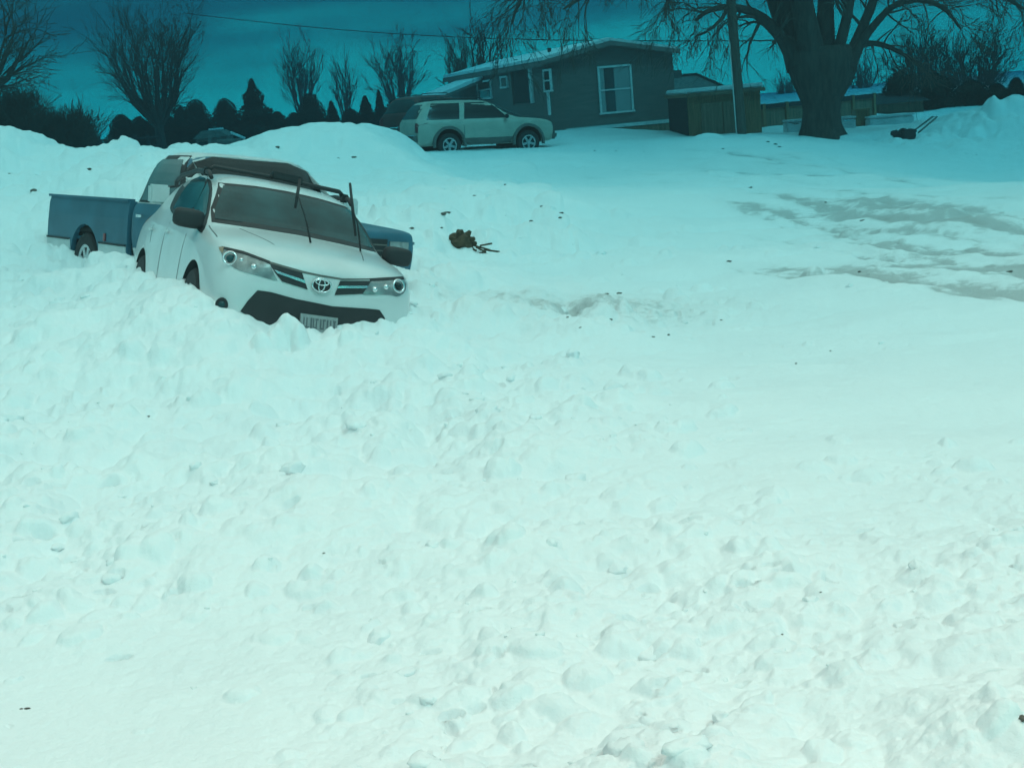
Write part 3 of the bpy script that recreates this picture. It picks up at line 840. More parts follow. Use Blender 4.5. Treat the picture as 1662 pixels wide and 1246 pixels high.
# roof rack: rails, front and rear bars
for s in (-1, 1):
    t = TB(); t.tube([(-.98, s * .68, 1.54), (-1.1, s * .685, 1.59), (-1.6, s * .69, 1.61), (-2.4, s * .68, 1.57), (-2.8, s * .66, 1.52), (-2.9, s * .64, 1.47)], [.02, .024, .026, .026, .024, .02], 8)
    t.build('roof_rail', M_rack, rav)
t = TB(); t.tube([(-1.25, -.68, 1.60), (-1.25, -.62, 1.655), (-1.25, 0, 1.67), (-1.25, .62, 1.655), (-1.25, .68, 1.60)], [.026, .022, .02, .022, .026], 8)
rb = t.build('roof_bar', M_rack, rav)
for s in (-1, 1): box('bar_foot', (-1.25, s * .68, 1.60), (.13, .07, .08), M_rack, rb, bev=.015)
box('bar_clamp', (-1.25, .08, 1.685), (.13, .30, .07), M_rack, rb, bev=.015)
# lifted wipers
for base, mid, b0, b1 in (((504, 394), (495, 352), (479, 338), (487, 291)), ((585, 408), (580, 362), (577, 383), (568, 297))):
    def w3(q, near_x):
        o_, d_ = P.px(q); t_ = (near_x - o_.x) / d_.x
        return o_ + d_ * t_
    o_, d_ = P.px(base); A0, _n = P.hit(o_, d_, Vector((-.2, 0, 1.1)))
    A1 = w3(mid, A0.x + .12)
    mB = ((b0[0] + b1[0]) / 2, (b0[1] + b1[1]) / 2)
    A2 = w3(mB, A0.x + .10)
    t = TB(); t.tube([A0, A0.lerp(A1, .5) + Vector((.01, 0, 0)), A1, A2], [.010, .009, .007, .006], 6)
    wp = t.build('wiper', M_black, rav)
    B0, B1 = w3(b0, A0.x + .10), w3(b1, A0.x + .02)
    t = TB(); t.tube([B0, B0.lerp(B1, .5), B1], [.012, .016, .013], 6); t.build('wiper_blade', M_black, wp)
for x in (0, -2.66):
    for s in (-1, 1): wheel(rav, x, s * .80, .36, .35, s)
# tail lights
for s in (-1, 1): P.patch('tail_light', [(s * .62, .95), (s * .84, 1.0), (s * .80, 1.12), (s * .60, 1.05)], M_red, mode='rear', step=.06)

# ------------------------------------------------------------------ pickup
pk_M = pose((-2.32, 15.62, 0.50), -53.5, 1.6, -9.7)
pk = empty('pickup_truck', M=pk_M)
tag(pk, 'old blue and white pickup truck standing behind the white car in the snow', 'pickup truck', 'cars snowed in on the lot')
def S2(wb, zb, wm, zm, ws, zs, wg, zg, wt, zt, wc, zc, z0): return [(0, zb), (wb - .04, zb), (wb, zb + .03), (wm, zm), (ws, zs), (wg, zg), (wt, zt), (wc, zc), (0, z0)]
def T2(x, hw, zs, wg, zg, wt, zt, z0): return (x, S2(hw - .08, .42, hw, .75, hw - .015, zs, wg, zg, wt, zt, wt * .55, z0 - .005, z0))
PST = [T2(.92, .90, .98, .80, 1.0, .6, 1.005, 1.01), T2(.90, .96, 1.00, .90, 1.03, .7, 1.04, 1.045), T2(.85, .97, 1.02, .92, 1.06, .72, 1.07, 1.075),
       T2(0, .98, 1.07, .93, 1.10, .74, 1.12, 1.13), T2(-.50, .985, 1.10, .92, 1.13, .80, 1.16, 1.17), T2(-.56, .985, 1.10, .90, 1.15, .80, 1.19, 1.20),
       T2(-.98, .985, 1.12, .92, 1.17, .80, 1.66, 1.69), T2(-1.06, .985, 1.12, .92, 1.17, .80, 1.72, 1.745), T2(-1.5, .985, 1.12, .92, 1.17, .80, 1.745, 1.765),
       T2(-1.78, .985, 1.12, .92, 1.17, .79, 1.72, 1.745), T2(-1.86, .985, 1.12, .90, 1.17, .72, 1.60, 1.63), T2(-1.93, .98, 1.12, .90, 1.17, .80, 1.18, 1.19), T2(-1.95, .96, 1.10, .88, 1.14, .78, 1.15, 1.16)]
me = loft(PST, [M_blue_paint, M_well], arches=[(0, .42, .46, .4, 1.02)], sub=2)
link('body', me, None, pk, True)
Q = Patcher(pk, me)
NQ = Vector((-1.3, 0, 1.6))
# white cab top: roof skin and pillars
Q.patch('roof_panel', [(-1.04, -.77), (-1.04, .77), (-1.80, .77), (-1.80, -.77)], M_pale_paint, mode='top', step=.12, off=.01, thick=.01)
Q.patch('door_frame', [(-.62, 1.16), (-1.00, 1.66), (-1.08, 1.745), (-1.72, 1.745), (-1.83, 1.66), (-1.88, 1.16)], M_pale_paint, mode='right', step=.09, off=.006, thick=.01, also=True)
Q.patch('window_seal', [(-.70, 1.17), (-1.04, 1.63), (-1.12, 1.70), (-1.66, 1.70), (-1.76, 1.64), (-1.81, 1.17)], M_black, mode='right', step=.09, off=.012, thick=.01, also=True)
M_glass_clear = mat('pale_window_glass', (0.10, 0.13, 0.135), 0.1, 0, 0.3, 1.2)
Q.patch('side_window', [(-.80, 1.19), (-1.08, 1.60), (-1.14, 1.65), (-1.62, 1.65), (-1.70, 1.60), (-1.75, 1.19)], M_glass_clear, mode='right', step=.09, off=.018, thick=.01, also=True)
Q.patch('windscreen_frame', [(-.86, 1.17), (-.79, 1.72), (.79, 1.72), (.86, 1.17)], M_pale_paint, mode='front', step=.10, off=.006, thick=.01, rnd=1)
Q.patch('windscreen', [(-.83, 1.19), (-.77, 1.70), (.77, 1.70), (.83, 1.19)], M_darkglass, mode='front', step=.10, off=.016, thick=.01, rnd=1)
Q.patch('rear_window', [(-.66, 1.24), (-.62, 1.60), (.62, 1.60), (.66, 1.24)], M_darkglass, mode='rear', step=.10, off=.01)
Q.patch('lower_trim_panel', [(-.48, .46), (-.48, .66), (-1.90, .66), (-1.90, .46)], M_pale_paint, mode='right', step=.12, also=True)
Q.patch('door_seam', [(-.46, .5), (-.46, 1.12), (-.475, 1.12), (-.475, .5)], M_black, mode='right', step=.12, off=.004, also=True)
box('door_handle', (-1.65, -.995, 1.02), (.14, .03, .03), M_chrome, pk)
box('door_handle', (-1.65, .995, 1.02), (.14, .03, .03), M_chrome, pk)
gq = Q.patch('grille', [(-.60, .72), (-.60, .96), (.60, .96), (.60, .72)], M_black, mode='front', step=.12, off=.012)
for z in (.78, .84, .90): box('grille_slat', (.93, 0, z), (.02, 1.18, .014), M_clad, gq)
for s in (-1, 1):
    hq = Q.patch('headlight', [(s * .63, .74), (s * .63, .94), (s * .86, .94), (s * .86, .74)], M_lens, mode='front', step=.08, off=.02)
box('front_bumper', (.98, 0, .52), (.10, 1.90, .17), M_chrome, pk, bev=.03)
for s in (-1, 1): box('side_moulding', (.15, s * .985, .93), (1.4, .012, .03), M_chrome, pk)
# bed: open box with fenders; sides carry the wheel arch cut
def bed_side(s):
    out = [(-2.0, .45), (-2.0, 1.17), (-4.42, 1.17), (-4.45, 1.10), (-4.45, .86), (-4.47, .45), (-3.72, .45)]
    arc = [(-3.25 - .44 * math.cos(a), .47 + .40 * math.sin(a)) for a in [math.pi * k / 12 for k in range(13)]]
    out += arc + [(-2.80, .45)]
    v, f, rim = fill(out, .15)
    bm = bmesh.new()
    def yo(z): return .985 - .02 * max(0, (z - .95) / .2) - (.03 * max(0, (.6 - z) / .15))
    A = [bm.verts.new((q[0], s * yo(q[1]), q[1])) for q in v]
    B_ = [bm.verts.new((q[0], s * (yo(q[1]) - .06), q[1])) for q in v]
    E = {}
    for x in f:
        bm.faces.new([A[i] for i in x]); bm.faces.new([B_[i] for i in x][::-1])
        for a, b in zip(x, x[1:] + x[:1]): E[(a, b)] = 1
    for (a, b) in E:
        if (b, a) not in E: bm.faces.new((A[a], A[b], B_[b], B_[a]))
    return bm
bed = bpy.data.objects.new('bed', None); col.objects.link(bed); bed.parent = pk
for s in (-1, 1):
    sd_ = bm_obj('bed_side', bed_side(s), M_blue_paint, bed)
    for x0, x1 in ((-2.02, -2.80), (-3.70, -4.46)):
        box('lower_trim_panel', ((x0 + x1) / 2, s * .985, .56), (abs(x1 - x0), .012, .22), M_pale_paint, bed)
    box('bed_moulding', (-2.41, s * .992, .672), (.78, .014, .022), M_black, bed); box('bed_moulding', (-4.08, s * .992, .672), (.75, .014, .022), M_black, bed)
    box('bed_rail', (-3.22, s * .945, 1.185), (2.44, .09, .03), M_pale_paint if False else M_blue_paint, bed)
    box('side_marker', (-2.62, s * .995, .74), (.05, .012, .09), M_red, bed)
    box('tail_light', (-4.46, s * .90, .95), (.04, .12, .22), M_red, bed)
    box('wheel_housing', (-3.25, s * .80, .80), (.95, .28, .10), M_well, bed, bev=.03)
box('bed_floor', (-3.22, 0, .70), (2.4, 1.85, .04), M_blue_paint, bed)
box('bed_front', (-2.03, 0, .93), (.04, 1.85, .46), M_blue_paint, bed)
box('tailgate', (-4.42, 0, .94), (.05, 1.76, .46), M_blue_paint, bed)
box('bed_snow', (-3.22, 0, .78), (2.3, 1.80, .12), M_snow2, bed, bev=.04)
box('rear_bumper', (-4.56, 0, .52), (.14, 1.85, .14), M_pale_paint, pk, bev=.02)
for x in (0, -3.25):
    for s in (-1, 1): wheel(pk, x, s * .86, .40, .37, s, spokes=8)
# big towing mirrors
for s in (-1, 1):
    t = TB(); t.tube([(-.80, s * .93, 1.16), (-.82, s * 1.10, 1.20), (-.82, s * 1.10, 1.34), (-.80, s * .88, 1.38)], .014, 6)
    mr_ = t.build('mirror', M_black, pk)
    box('mirror_housing', (-.80, s * 1.16, 1.27), (.08, .22, .20), M_pale_paint, mr_, bev=.02)

# ------------------------------------------------------------------ far cars
def suv(name, M, paint, label, group, two_door=True, clad=True):
    root = empty(name, M=M)
    tag(root, label, 'suv', group)
    hw = .89
    def X(x, zs, wg, zg, wt, zt, z0, k=1.0, zb=.34): return (x, [(0, zb), (.74 * k, zb), (.83 * k, zb + .08), (hw * k, .70), (.865 * k, zs), (wg * k, zg), (wt * k, zt), (wt * k * .55, z0 - .01), (0, z0)])
    st = [X(.92, .86, .66, .90, .5, .92, .93, .80, .42), X(.86, .92, .76, .97, .56, 1.0, 1.01, .95, .38), X(.6, .98, .80, 1.04, .6, 1.075, 1.085), X(-.1, 1.03, .80, 1.09, .6, 1.13, 1.14), X(-.38, 1.05, .78, 1.11, .66, 1.15, 1.165),
          X(-.72, 1.06, .76, 1.12, .64, 1.38, 1.41), X(-1.08, 1.07, .76, 1.13, .60, 1.62, 1.66), X(-1.5, 1.07, .76, 1.13, .60, 1.66, 1.70), X(-2.6, 1.07, .76, 1.13, .60, 1.665, 1.705), X(-3.15, 1.07, .76, 1.13, .60, 1.64, 1.68),
          X(-3.32, 1.06, .75, 1.12, .60, 1.52, 1.56), X(-3.55, 1.04, .73, 1.10, .66, 1.16, 1.18), X(-3.62, .98, .70, 1.02, .62, 1.05, 1.06, .97, .44)]
    me = loft(st, [paint, M_well], arches=[(0, .40, .45, .4, .96), (-2.59, .40, .45, .4, .96)], sub=2)
    link('body', me, None, root, True)
    A = Patcher(root, me)
    for md in ('right', 'left'):
        A.patch('front_side_window', [(-.62, 1.13), (-1.10, 1.58), (-1.22, 1.61), (-1.95, 1.61), (-2.06, 1.13)], M_darkglass, mode=md, step=.1, off=.008)
        A.patch('rear_side_window', [(-2.22, 1.13), (-2.12, 1.60), (-3.02, 1.60), (-3.26, 1.13)], M_darkglass, mode=md, step=.1, off=.008)
        if clad: A.patch('lower_cladding', [(-.5, .38), (-.5, .56), (-2.1, .56), (-2.1, .38)], M_clad, mode=md, step=.14, off=.012)
        A.patch('door_seam', [(-2.09, .4), (-2.09, 1.1), (-2.105, 1.1), (-2.105, .4)], M_clad, mode=md, step=.15, off=.004)
    A.patch('windscreen', [(-.66, 1.20), (-.56, 1.60), (.56, 1.60), (.66, 1.20)], M_darkglass, mode='front', step=.12, off=.008)
    A.patch('rear_window', [(-.64, 1.16), (-.54, 1.58), (.54, 1.58), (.64, 1.16)], M_darkglass if clad else M_glass, mode='rear', step=.12, off=.008)
    for s in (-1, 1):
        A.patch('headlight', [(s * .50, .78), (s * .50, .90), (s * .78, .90), (s * .78, .78)], M_lens, mode='front', step=.08)
        A.patch('tail_light', [(s * .70, .76), (s * .70, 1.04), (s * .84, 1.04), (s * .85, .76)], M_red, mode='rear', step=.06, off=.015, thick=.03)
        # arch flares
        for x in (0, -2.59):
            V, F = [], []
            for k in range(17):
                a = math.pi * (-.06 + 1.12 * k / 16)
                for rr_, yy in ((.455, .84), (.455, .925), (.53, .915), (.54, .86)): V.append((x + rr_ * math.cos(a), s * yy, .40 + rr_ * math.sin(a)))
            for k in range(16):
                for j in range(4): F.append((k * 4 + j, k * 4 + (j + 1) % 4, k * 4 + 4 + (j + 1) % 4, k * 4 + 4 + j))
            from_lists('arch_flare', V, F, M_clad if clad else paint, root)
    box('front_bumper', (.90, 0, .55), (.22, 1.62, .24), M_clad, root, bev=.06)
    box('rear_bumper', (-3.66, 0, .56), (.18, 1.68, .22), M_clad, root, bev=.04)
    box('bumper_step', (-3.70, 0, .685), (.16, 1.55, .03), M_chrome, root)
    A.patch('grille', [(-.42, .76), (-.42, .88), (.42, .88), (.42, .76)], M_black, mode='front', step=.1)
    for s in (-1, 1):
        box('mirror', (-.72, s * .93, 1.17), (.10, .18, .13), paint if not clad else M_black, root, bev=.03)
        t = TB(); t.tube([(-1.35, s * .52, 1.69), (-1.45, s * .52, 1.74), (-2.9, s * .52, 1.735), (-3.0, s * .52, 1.68)], .014, 6); t.build('roof_rail', M_black, root)
    for x in (0, -2.59):
        for s in (-1, 1): wheel(root, x, s * .78, .36, .365, s, rim=.62)
    return root
suv('parked_suv', pose((0.80, 46.62, 0.99), 22.6, 3.0, 0.5), M_beige_paint, 'beige two-door suv with grey wheel arch flares parked in front of the grey house', 'suvs parked by the house')
p = atY(668, 236, 50.5)
suv('parked_suv', pose((p.x + 1.6, 53.2, p.z - .12), 58, 1.0, 0), M_maroon, 'dark maroon suv mostly hidden behind the beige two-door suv', 'suvs parked by the house', clad=False)
# ------------------------------------------------------------------ grey house
M_siding = mat('grey_siding', (0.18, 0.145, 0.135), 0.8, 0, 0.12, 1.2, bump=0.004, stretch=(1, 1, 9))
M_trim = mat('white_trim', (0.72, 0.72, 0.71), 0.6, 0, 0.1, 5)
M_shingle = mat('grey_shingle', (0.16, 0.15, 0.14), 0.9, 0, 0.25, 6)
M_fascia = mat('faded_fascia', (0.22, 0.18, 0.17), 0.8, 0, 0.2, 3)
M_pane = mat('window_pane', (0.05, 0.07, 0.075), 0.08, 0, 0.3, 1)
M_curtain = mat('curtain', (0.34, 0.36, 0.36), 0.8, 0, 0.15, 6, stretch=(6, 6, .3))
M_brown = mat('brown_wood', (0.32, 0.16, 0.09), 0.85, 0, 0.28, 2.2, bump=.006, stretch=(7, 7, .6))
M_brown2 = mat('weathered_boards', (0.27, 0.16, 0.11), 0.85, 0, 0.28, 2.0, bump=.006, stretch=(7, 7, .6))
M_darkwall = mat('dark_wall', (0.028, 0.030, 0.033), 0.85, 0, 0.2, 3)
hM = Matrix.Translation((2.09, 52, 1.04)) @ Matrix.Rotation(R_(13.6), 4, 'Z')
house = empty('house', M=hM)
tag(house, 'long grey single-storey house with its gable end and white framed window facing the snowy lot', 'house')
hinv = hM.inverted()
def hl(px, py, axis, val):
    o_ = hinv @ EYE; d_ = hinv.to_3x3() @ ray(px, py)
    return o_ + d_ * ((val - o_[axis]) / d_[axis])
L_, ZB = 16.0, 0.50
W_ = hl(1092, 100, 1, 0).x
ZE = (hl(893, 100, 1, 0).z + hl(1091, 86, 1, 0).z) / 2
zpk = hl(1000, 66, 1, 0).z
print('house', W_, ZE, zpk)
def prism(name, pts, y0, y1, m, parent):
    V = [(x, y0, z) for x, z in pts] + [(x, y1, z) for x, z in pts]; n = len(pts)
    F = [tuple(range(n)), tuple(range(n, 2 * n))[::-1]] + [(i, i + n, (i + 1) % n + n, (i + 1) % n) for i in range(n)]
    bm = bmesh.new(); vs = [bm.verts.new(v) for v in V]
    for f in F: bm.faces.new([vs[i] for i in f])
    return bm_obj(name, bm, m, parent)
prism('wall', [(0, -.3), (W_, -.3), (W_, ZE), (W_ / 2, zpk - .10), (0, ZE)], 0, L_, M_siding, house)
box('skirt_board', (W_ / 2 + .3, -.03, .42), (W_ + .1 - .6, .06, .12), M_trim, house)
box('skirting', (W_ / 2, -.015, .1), (W_ - .02, .03, .5), M_brown2, house)
ov = .16
def slab(name, x0, z0, x1, z1, y0, y1, t, m, parent):
    return prism(name, [(x0, z0), (x1, z1), (x1, z1 + t), (x0, z0 + t)], y0, y1, m, parent)
rf = bpy.data.objects.new('roof', None); col.objects.link(rf); rf.parent = house
sl = (zpk - .10 - ZE) / (W_ / 2)
slab('roof_panel', -ov, ZE - ov * sl, W_ / 2, zpk - .10, -.30, L_ + .3, .10, M_shingle, rf)
slab('roof_panel', W_ + ov, ZE - ov * sl, W_ / 2, zpk - .10, -.30, L_ + .3, .10, M_shingle, rf)
slab('roof_snow', -ov + .03, ZE - ov * sl + .103, W_ / 2 - .01, zpk - .10 + .103, -.22, L_ + .2, .12, M_snow2, rf)
slab('roof_snow', W_ + ov - .03, ZE - ov * sl + .103, W_ / 2 + .01, zpk - .10 + .103, -.22, L_ + .2, .10, M_snow2, rf)
slab('fascia', -ov - .02, ZE - ov * sl - .05, W_ / 2, zpk - .15, -.33, -.302, .15, M_fascia, rf)
slab('fascia', W_ + ov + .02, ZE - ov * sl - .05, W_ / 2, zpk - .15, -.333, -.303, .15, M_fascia, rf)
box('fascia', (-ov - .01, L_ / 2, ZE - ov * sl - .02), (.03, L_ + .5, .15), M_fascia, rf)
t = TB(); t.tube([(1.2, 3.5, zpk - .5), (1.2, 3.5, zpk + .05)], .07, 10); t.build('roof_vent', M_darkwall, rf)
t = TB(); t.tube([(.6, 6.0, zpk - .8), (.6, 6.0, zpk - .2)], .12, 10); t.build('roof_vent', M_darkwall, rf)
def window(parent, c, w, h, face, m_in=M_pane, bars=True, curtain=None):
    """face 'front' = gable plane (normal -y), 'side' = long wall (normal -x)"""
    e = bpy.data.objects.new('window', None); col.objects.link(e); e.parent = parent
    if face == 'front': e.location = (c[0], -.002, c[1])
    else:
        e.location = (-.002, c[0], c[1]); e.rotation_euler = (0, 0, R_(-90))
    bm = bmesh.new()
    f = .07
    box_bm(bm, 0, -.03, h / 2, w + f, .08, f); box_bm(bm, 0, -.03, -h / 2, w + f + .06, .10, f)
    box_bm(bm, -w / 2, -.03, 0, f, .078, h - f); box_bm(bm, w / 2, -.03, 0, f, .078, h - f)
    if bars: box_bm(bm, 0, -.025, 0, w - f, .06, .05)
    bm_obj('window_frame', bm, M_trim, e)
    box('pane', (0, -.012, 0), (w - f, .02, h - f), m_in, e)
    if curtain:
        for x0, x1 in curtain: box('curtain', ((x0 + x1) / 2 * w, -.024, 0), ((x1 - x0) * w, .006, h - f - .01), M_curtain, e)
    return e
a = hl(970, 110, 1, 0); b = hl(1027, 180, 1, 0)
window(house, ((a.x + b.x) / 2, (a.z + b.z) / 2), abs(b.x - a.x), abs(a.z - b.z), 'front', curtain=[(-.46, -.33), (-.02, .46)])
def sidewin(x0, x1, y0, y1, **k):
    a = hl(x1, y0, 0, 0); b = hl(x0, y1, 0, 0); c = hl((x0 + x1) / 2, (y0 + y1) / 2, 0, 0)
    zt, zb_ = hl((x0 + x1) / 2, y0, 0, 0).z, hl((x0 + x1) / 2, y1, 0, 0).z
    return window(house, (c.y, (zt + zb_) / 2), abs(b.y - a.y), zt - zb_, 'side', **k)
sidewin(886, 894, 114, 148, m_in=M_darkwall)
sidewin(778, 797, 132, 160)
sidewin(815, 824, 125, 142, m_in=M_siding, bars=False)
# recessed entry: dark door between light posts, with a small porch roof
def sidebox(name, x0, x1, y0, y1, m, out=.06, parent=house):
    ya, yb = hl(x1, y0, 0, 0).y, hl(x0, y0, 0, 0).y
    xm = (x0 + x1) / 2
    zt, zb_ = hl(xm, y0, 0, 0).z, hl(xm, y1, 0, 0).z
    return box(name, (-out / 2 - .003, (ya + yb) / 2, (zt + zb_) / 2), (out, abs(yb - ya), zt - zb_), m, parent)
d = sidebox('door', 832, 858, 110, 168, M_darkwall, .03)
sidebox('door_frame', 859, 863, 106, 168, M_trim, .07)
sidebox('door_frame', 828, 831, 112, 170, M_siding, .07)
sidebox('corner_board', 889, 892, 150, 187, M_trim, .05)
# porch with sloping snow-covered roof at the far end
pr = bpy.data.objects.new('porch', None); col.objects.link(pr); pr.parent = house
yq = hl(770, 120, 0, 0).y
slab('porch_roof', -2.0, 1.86, -.02, 2.45, yq - 1.6, yq + 3.0, .10, M_shingle, pr)
slab('porch_roof_snow', -1.98, 1.965, -.04, 2.55, yq - 1.55, yq + 2.95, .14, M_snow2, pr)
box('porch_fascia', (-2.02, yq + .7, 1.90), (.04, 4.6, .14), M_trim, pr)
for y in (yq - 1.4, yq + .7, yq + 2.8): box('porch_post', (-1.9, y, 1.0), (.1, .1, 1.8), M_trim, pr)
box('porch_deck', (-1.0, yq + .7, .35), (2.0, 4.6, .12), M_brown2, pr)
t = TB(); t.tube([(-2.4, yq + .6, 1.85), (-2.1, yq - 2.0, .9)], .05, 6); t.build('stair_rail', M_trim, pr)

# ------------------------------------------------------------------ outbuildings, fence
def zat(px, py, Y): return atY(px, py, Y)
p0 = zat(1096, 160, 64); p1 = zat(1168, 160, 64)
rt0, rt1 = zat(1090, 121, 66), zat(1155, 120, 66)
bb = empty('outbuilding', (p0.x, 64, 1.0))
tag(bb, 'low dark building with a shallow hipped roof behind the brown shed, right of the house', 'outbuilding')
zt = zat(1130, 145, 64).z - 1.0; zr = rt1.z - 1.0
w_ = p1.x - p0.x
box('wall', (w_ / 2 - 1.5, 2.5, zt / 2 - .3), (w_ + 2.7, 5, zt + .6), M_darkwall, bb)
V = [(-3.2, -.3, zt), (w_ + .1, -.3, zt), (w_ + .1, 5.3, zt), (-3.2, 5.3, zt), (-3.2, 2.5, zr), (w_ - .55, 2.5, zr)]
bm = bmesh.new(); vs = [bm.verts.new(v) for v in V]
for f in ((0, 1, 5, 4), (1, 2, 5), (2, 3, 4, 5), (0, 4, 3), (0, 3, 2, 1)): bm.faces.new([vs[i] for i in f])
rb = bm_obj('roof', bm, M_shingle, bb)
t = TB(); t.tube([(-3.2, 2.5, zr + .03), (w_ - .55, 2.5, zr + .03), (w_ + .12, -.32, zt + .03)], .07, 6); t.tube([(-3.2, -.34, zt), (w_ + .12, -.34, zt)], .06, 6); t.build('roof_edge', M_darkwall, rb)
box('chimney', (w_ - 1.5, 2.5, zr + .1), (.5, .5, .35), M_shingle, rb)

sA, sB = zat(1119, 224, 50), zat(1237, 222, 50.6)
sh = empty('shed', M=Matrix.Translation((sA.x, sA.y, sA.z - .3)) @ Matrix.Rotation(math.atan2(sB.y - sA.y, sB.x - sA.x), 4, 'Z'))
tag(sh, 'brown wooden shed with a flat snow-edged roof standing behind the utility pole', 'shed')
sw = (sB - sA).length; shh = zat(1119, 158, 50).z - sA.z + .3
box('wall', (sw / 2, .9, shh / 2), (sw, 1.8, shh), M_brown, sh)
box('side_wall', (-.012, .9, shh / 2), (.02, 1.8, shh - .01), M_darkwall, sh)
rr_ = box('roof', (sw / 2 + .02, .88, shh + .06), (sw + .22, 2.1, .12), M_brown2, sh)
box('roof_snow', (sw / 2 + .02, .88, shh + .2), (sw + .14, 2.0, .16), M_snow2, rr_, bev=.04)
for x in (.32, .62): box('door_board', (sw * x, -.015, shh * .45), (.75, .025, shh * .8), M_brown2, sh)

fA, fB = zat(1238, 222, 53), zat(1420, 215, 56)
fn = empty('fence', M=Matrix.Translation((fA.x, fA.y, fA.z - .3)) @ Matrix.Rotation(math.atan2(fB.y - fA.y, fB.x - fA.x), 4, 'Z'))
tag(fn, 'brown board fence running behind the big bare tree', 'fence')
fw = (fB - fA).length; fh = zat(1238, 170, 53).z - fA.z + .3
box('board_panel', (fw / 2, 0, fh / 2), (fw, .05, fh), M_brown2, fn)
box('top_rail', (fw / 2, -.03, fh - .08), (fw + .1, .12, .16), M_darkwall, fn)
for k in range(6): box('fence_post', (.05 + k * (fw - .1) / 5, -.06, fh / 2), (.12, .10, fh + .05), M_brown, fn)

# long dark roofed barn on the right, behind the tree
lA, lB = zat(1362, 215, 58), zat(1500, 205, 58)
ba = empty('outbuilding', (lA.x, 58, .8))
tag(ba, 'long low dark building behind the big tree and the evergreens on the right', 'outbuilding')
bw = lB.x - lA.x; bh = zat(1400, 172, 58).z - .8; br = zat(1400, 154, 60.5).z - .8
box('wall', (bw / 2, 2.5, bh / 2), (bw, 5, bh), M_brown2, ba)
V = [(-.2, -.3, bh), (bw + .2, -.3, bh), (bw + .2, 5.3, bh), (-.2, 5.3, bh), (-.2, 2.5, br), (bw + .2, 2.5, br)]
bm = bmesh.new(); vs = [bm.verts.new(v) for v in V]
for f in ((0, 1, 5, 4), (1, 2, 5), (2, 3, 4, 5), (0, 4, 3), (0, 3, 2, 1)): bm.faces.new([vs[i] for i in f])
bm_obj('roof', bm, M_darkwall, ba)

# white boxes round the tree foot
M_white_metal = mat('old_white_enamel', (0.60, 0.62, 0.63), 0.6, 0, 0.2, 3)
def chest(px0, px1, py0, py1, Y, dep, label, cat, name, detail=0):
    a, b = zat(px0, py1, Y), zat(px1, py0, Y)
    w, h = b.x - a.x, zat((px0 + px1) / 2, py0, Y).z - zat((px0 + px1) / 2, py1, Y).z
    r = empty(name, (a.x, Y, a.z - .05)); tag(r, label, cat)
    box('body', (w / 2, dep / 2, h / 2), (w, dep, h), M_white_metal, r, bev=.05)
    box('lid', (w / 2, dep / 2, h + .025), (w + .04, dep + .04, .06), M_white_metal, r, bev=.015)
    if detail:
        for x in (.18, .30): box('dark_vent', (w * x, -.01, h * .55), (.12, .02, .10), M_darkwall, r)
        for x in (.2, .8): box('skid', (w * x, dep / 2, -.04), (.1, dep, .1), M_darkwall, r)
    else: box('handle', (w / 2, -.02, h * .85), (w * .4, .04, .04), M_chrome, r)
    return r
chest(1278, 1304, 196, 221, 49.5, .7, 'pale box-shaped chest standing left of the big tree trunk', 'chest', 'storage_chest')
chest(1361, 1389, 191, 214, 49.5, .7, 'pale box-shaped chest standing right of the big tree trunk', 'chest', 'storage_chest')
chest(1411, 1484, 190, 222, 50.5, 1.2, 'long white camper shell with two dark vents lying on the ground right of the tree', 'camper shell', 'camper_shell', 1)
# brown crate between them
a = zat(1390, 216, 51)
cr_ = empty('wooden_crate', (a.x, 51, a.z - .1)); tag(cr_, 'upright brown wooden crate between the pale chest and the camper shell', 'crate')
bm = bmesh.new()
for k in range(5): box_bm(bm, .05 + k * .10, 0, .42, .085, .04, .84)
bm_obj('front_boards', bm, M_brown, cr_); box('body', (.25, .26, .42), (.5, .46, .82), M_brown2, cr_); box('lid', (.25, .24, .87), (.56, .56, .05), M_brown, cr_)

# garden cart with a long loop handle leaning up to the right
A = zat(1478, 214, 44.5)
gc = empty('hand_cart', A); tag(gc, 'small dark two-wheeled hand cart with a long metal loop handle by the snowbank', 'hand cart')
t = TB()
p1_, p2_ = zat(1484, 212, 44.5) - A, zat(1513, 190, 44.9) - A
q1_, q2_ = zat(1490, 216, 44.1) - A, zat(1521, 190, 44.5) - A
t.tube([p1_, p2_, q2_, q1_], .025, 6); t.build('handle', M_clad, gc)
box('tray', (0, .1, .0), (.36, .45, .14), M_darkwall, gc, bev=.05)
for s in (-1, 1):
    lathe_y('wheel', [(.05, -.04), (.17, -.04), (.19, 0), (.17, .04), (.05, .04)], (-.1, .1 + s * .36, -.08), M_tyre, gc, 20)
A = zat(1455, 222, 45)
V, F = LM[3]
bo = from_lists('rubber_ball', [Vector((A.x, A.y, A.z + .12))] * 0 + [Vector((v[0] * .14 + A.x, v[1] * .14 + A.y, v[2] * .12 + A.z + .08)) for v in V], [tuple(f) for f in F], M_tyre, None, True)
bo.name = 'rubber_lump'
tag(bo, 'small dark rubber lump lying on the snow left of the hand cart', 'debris')

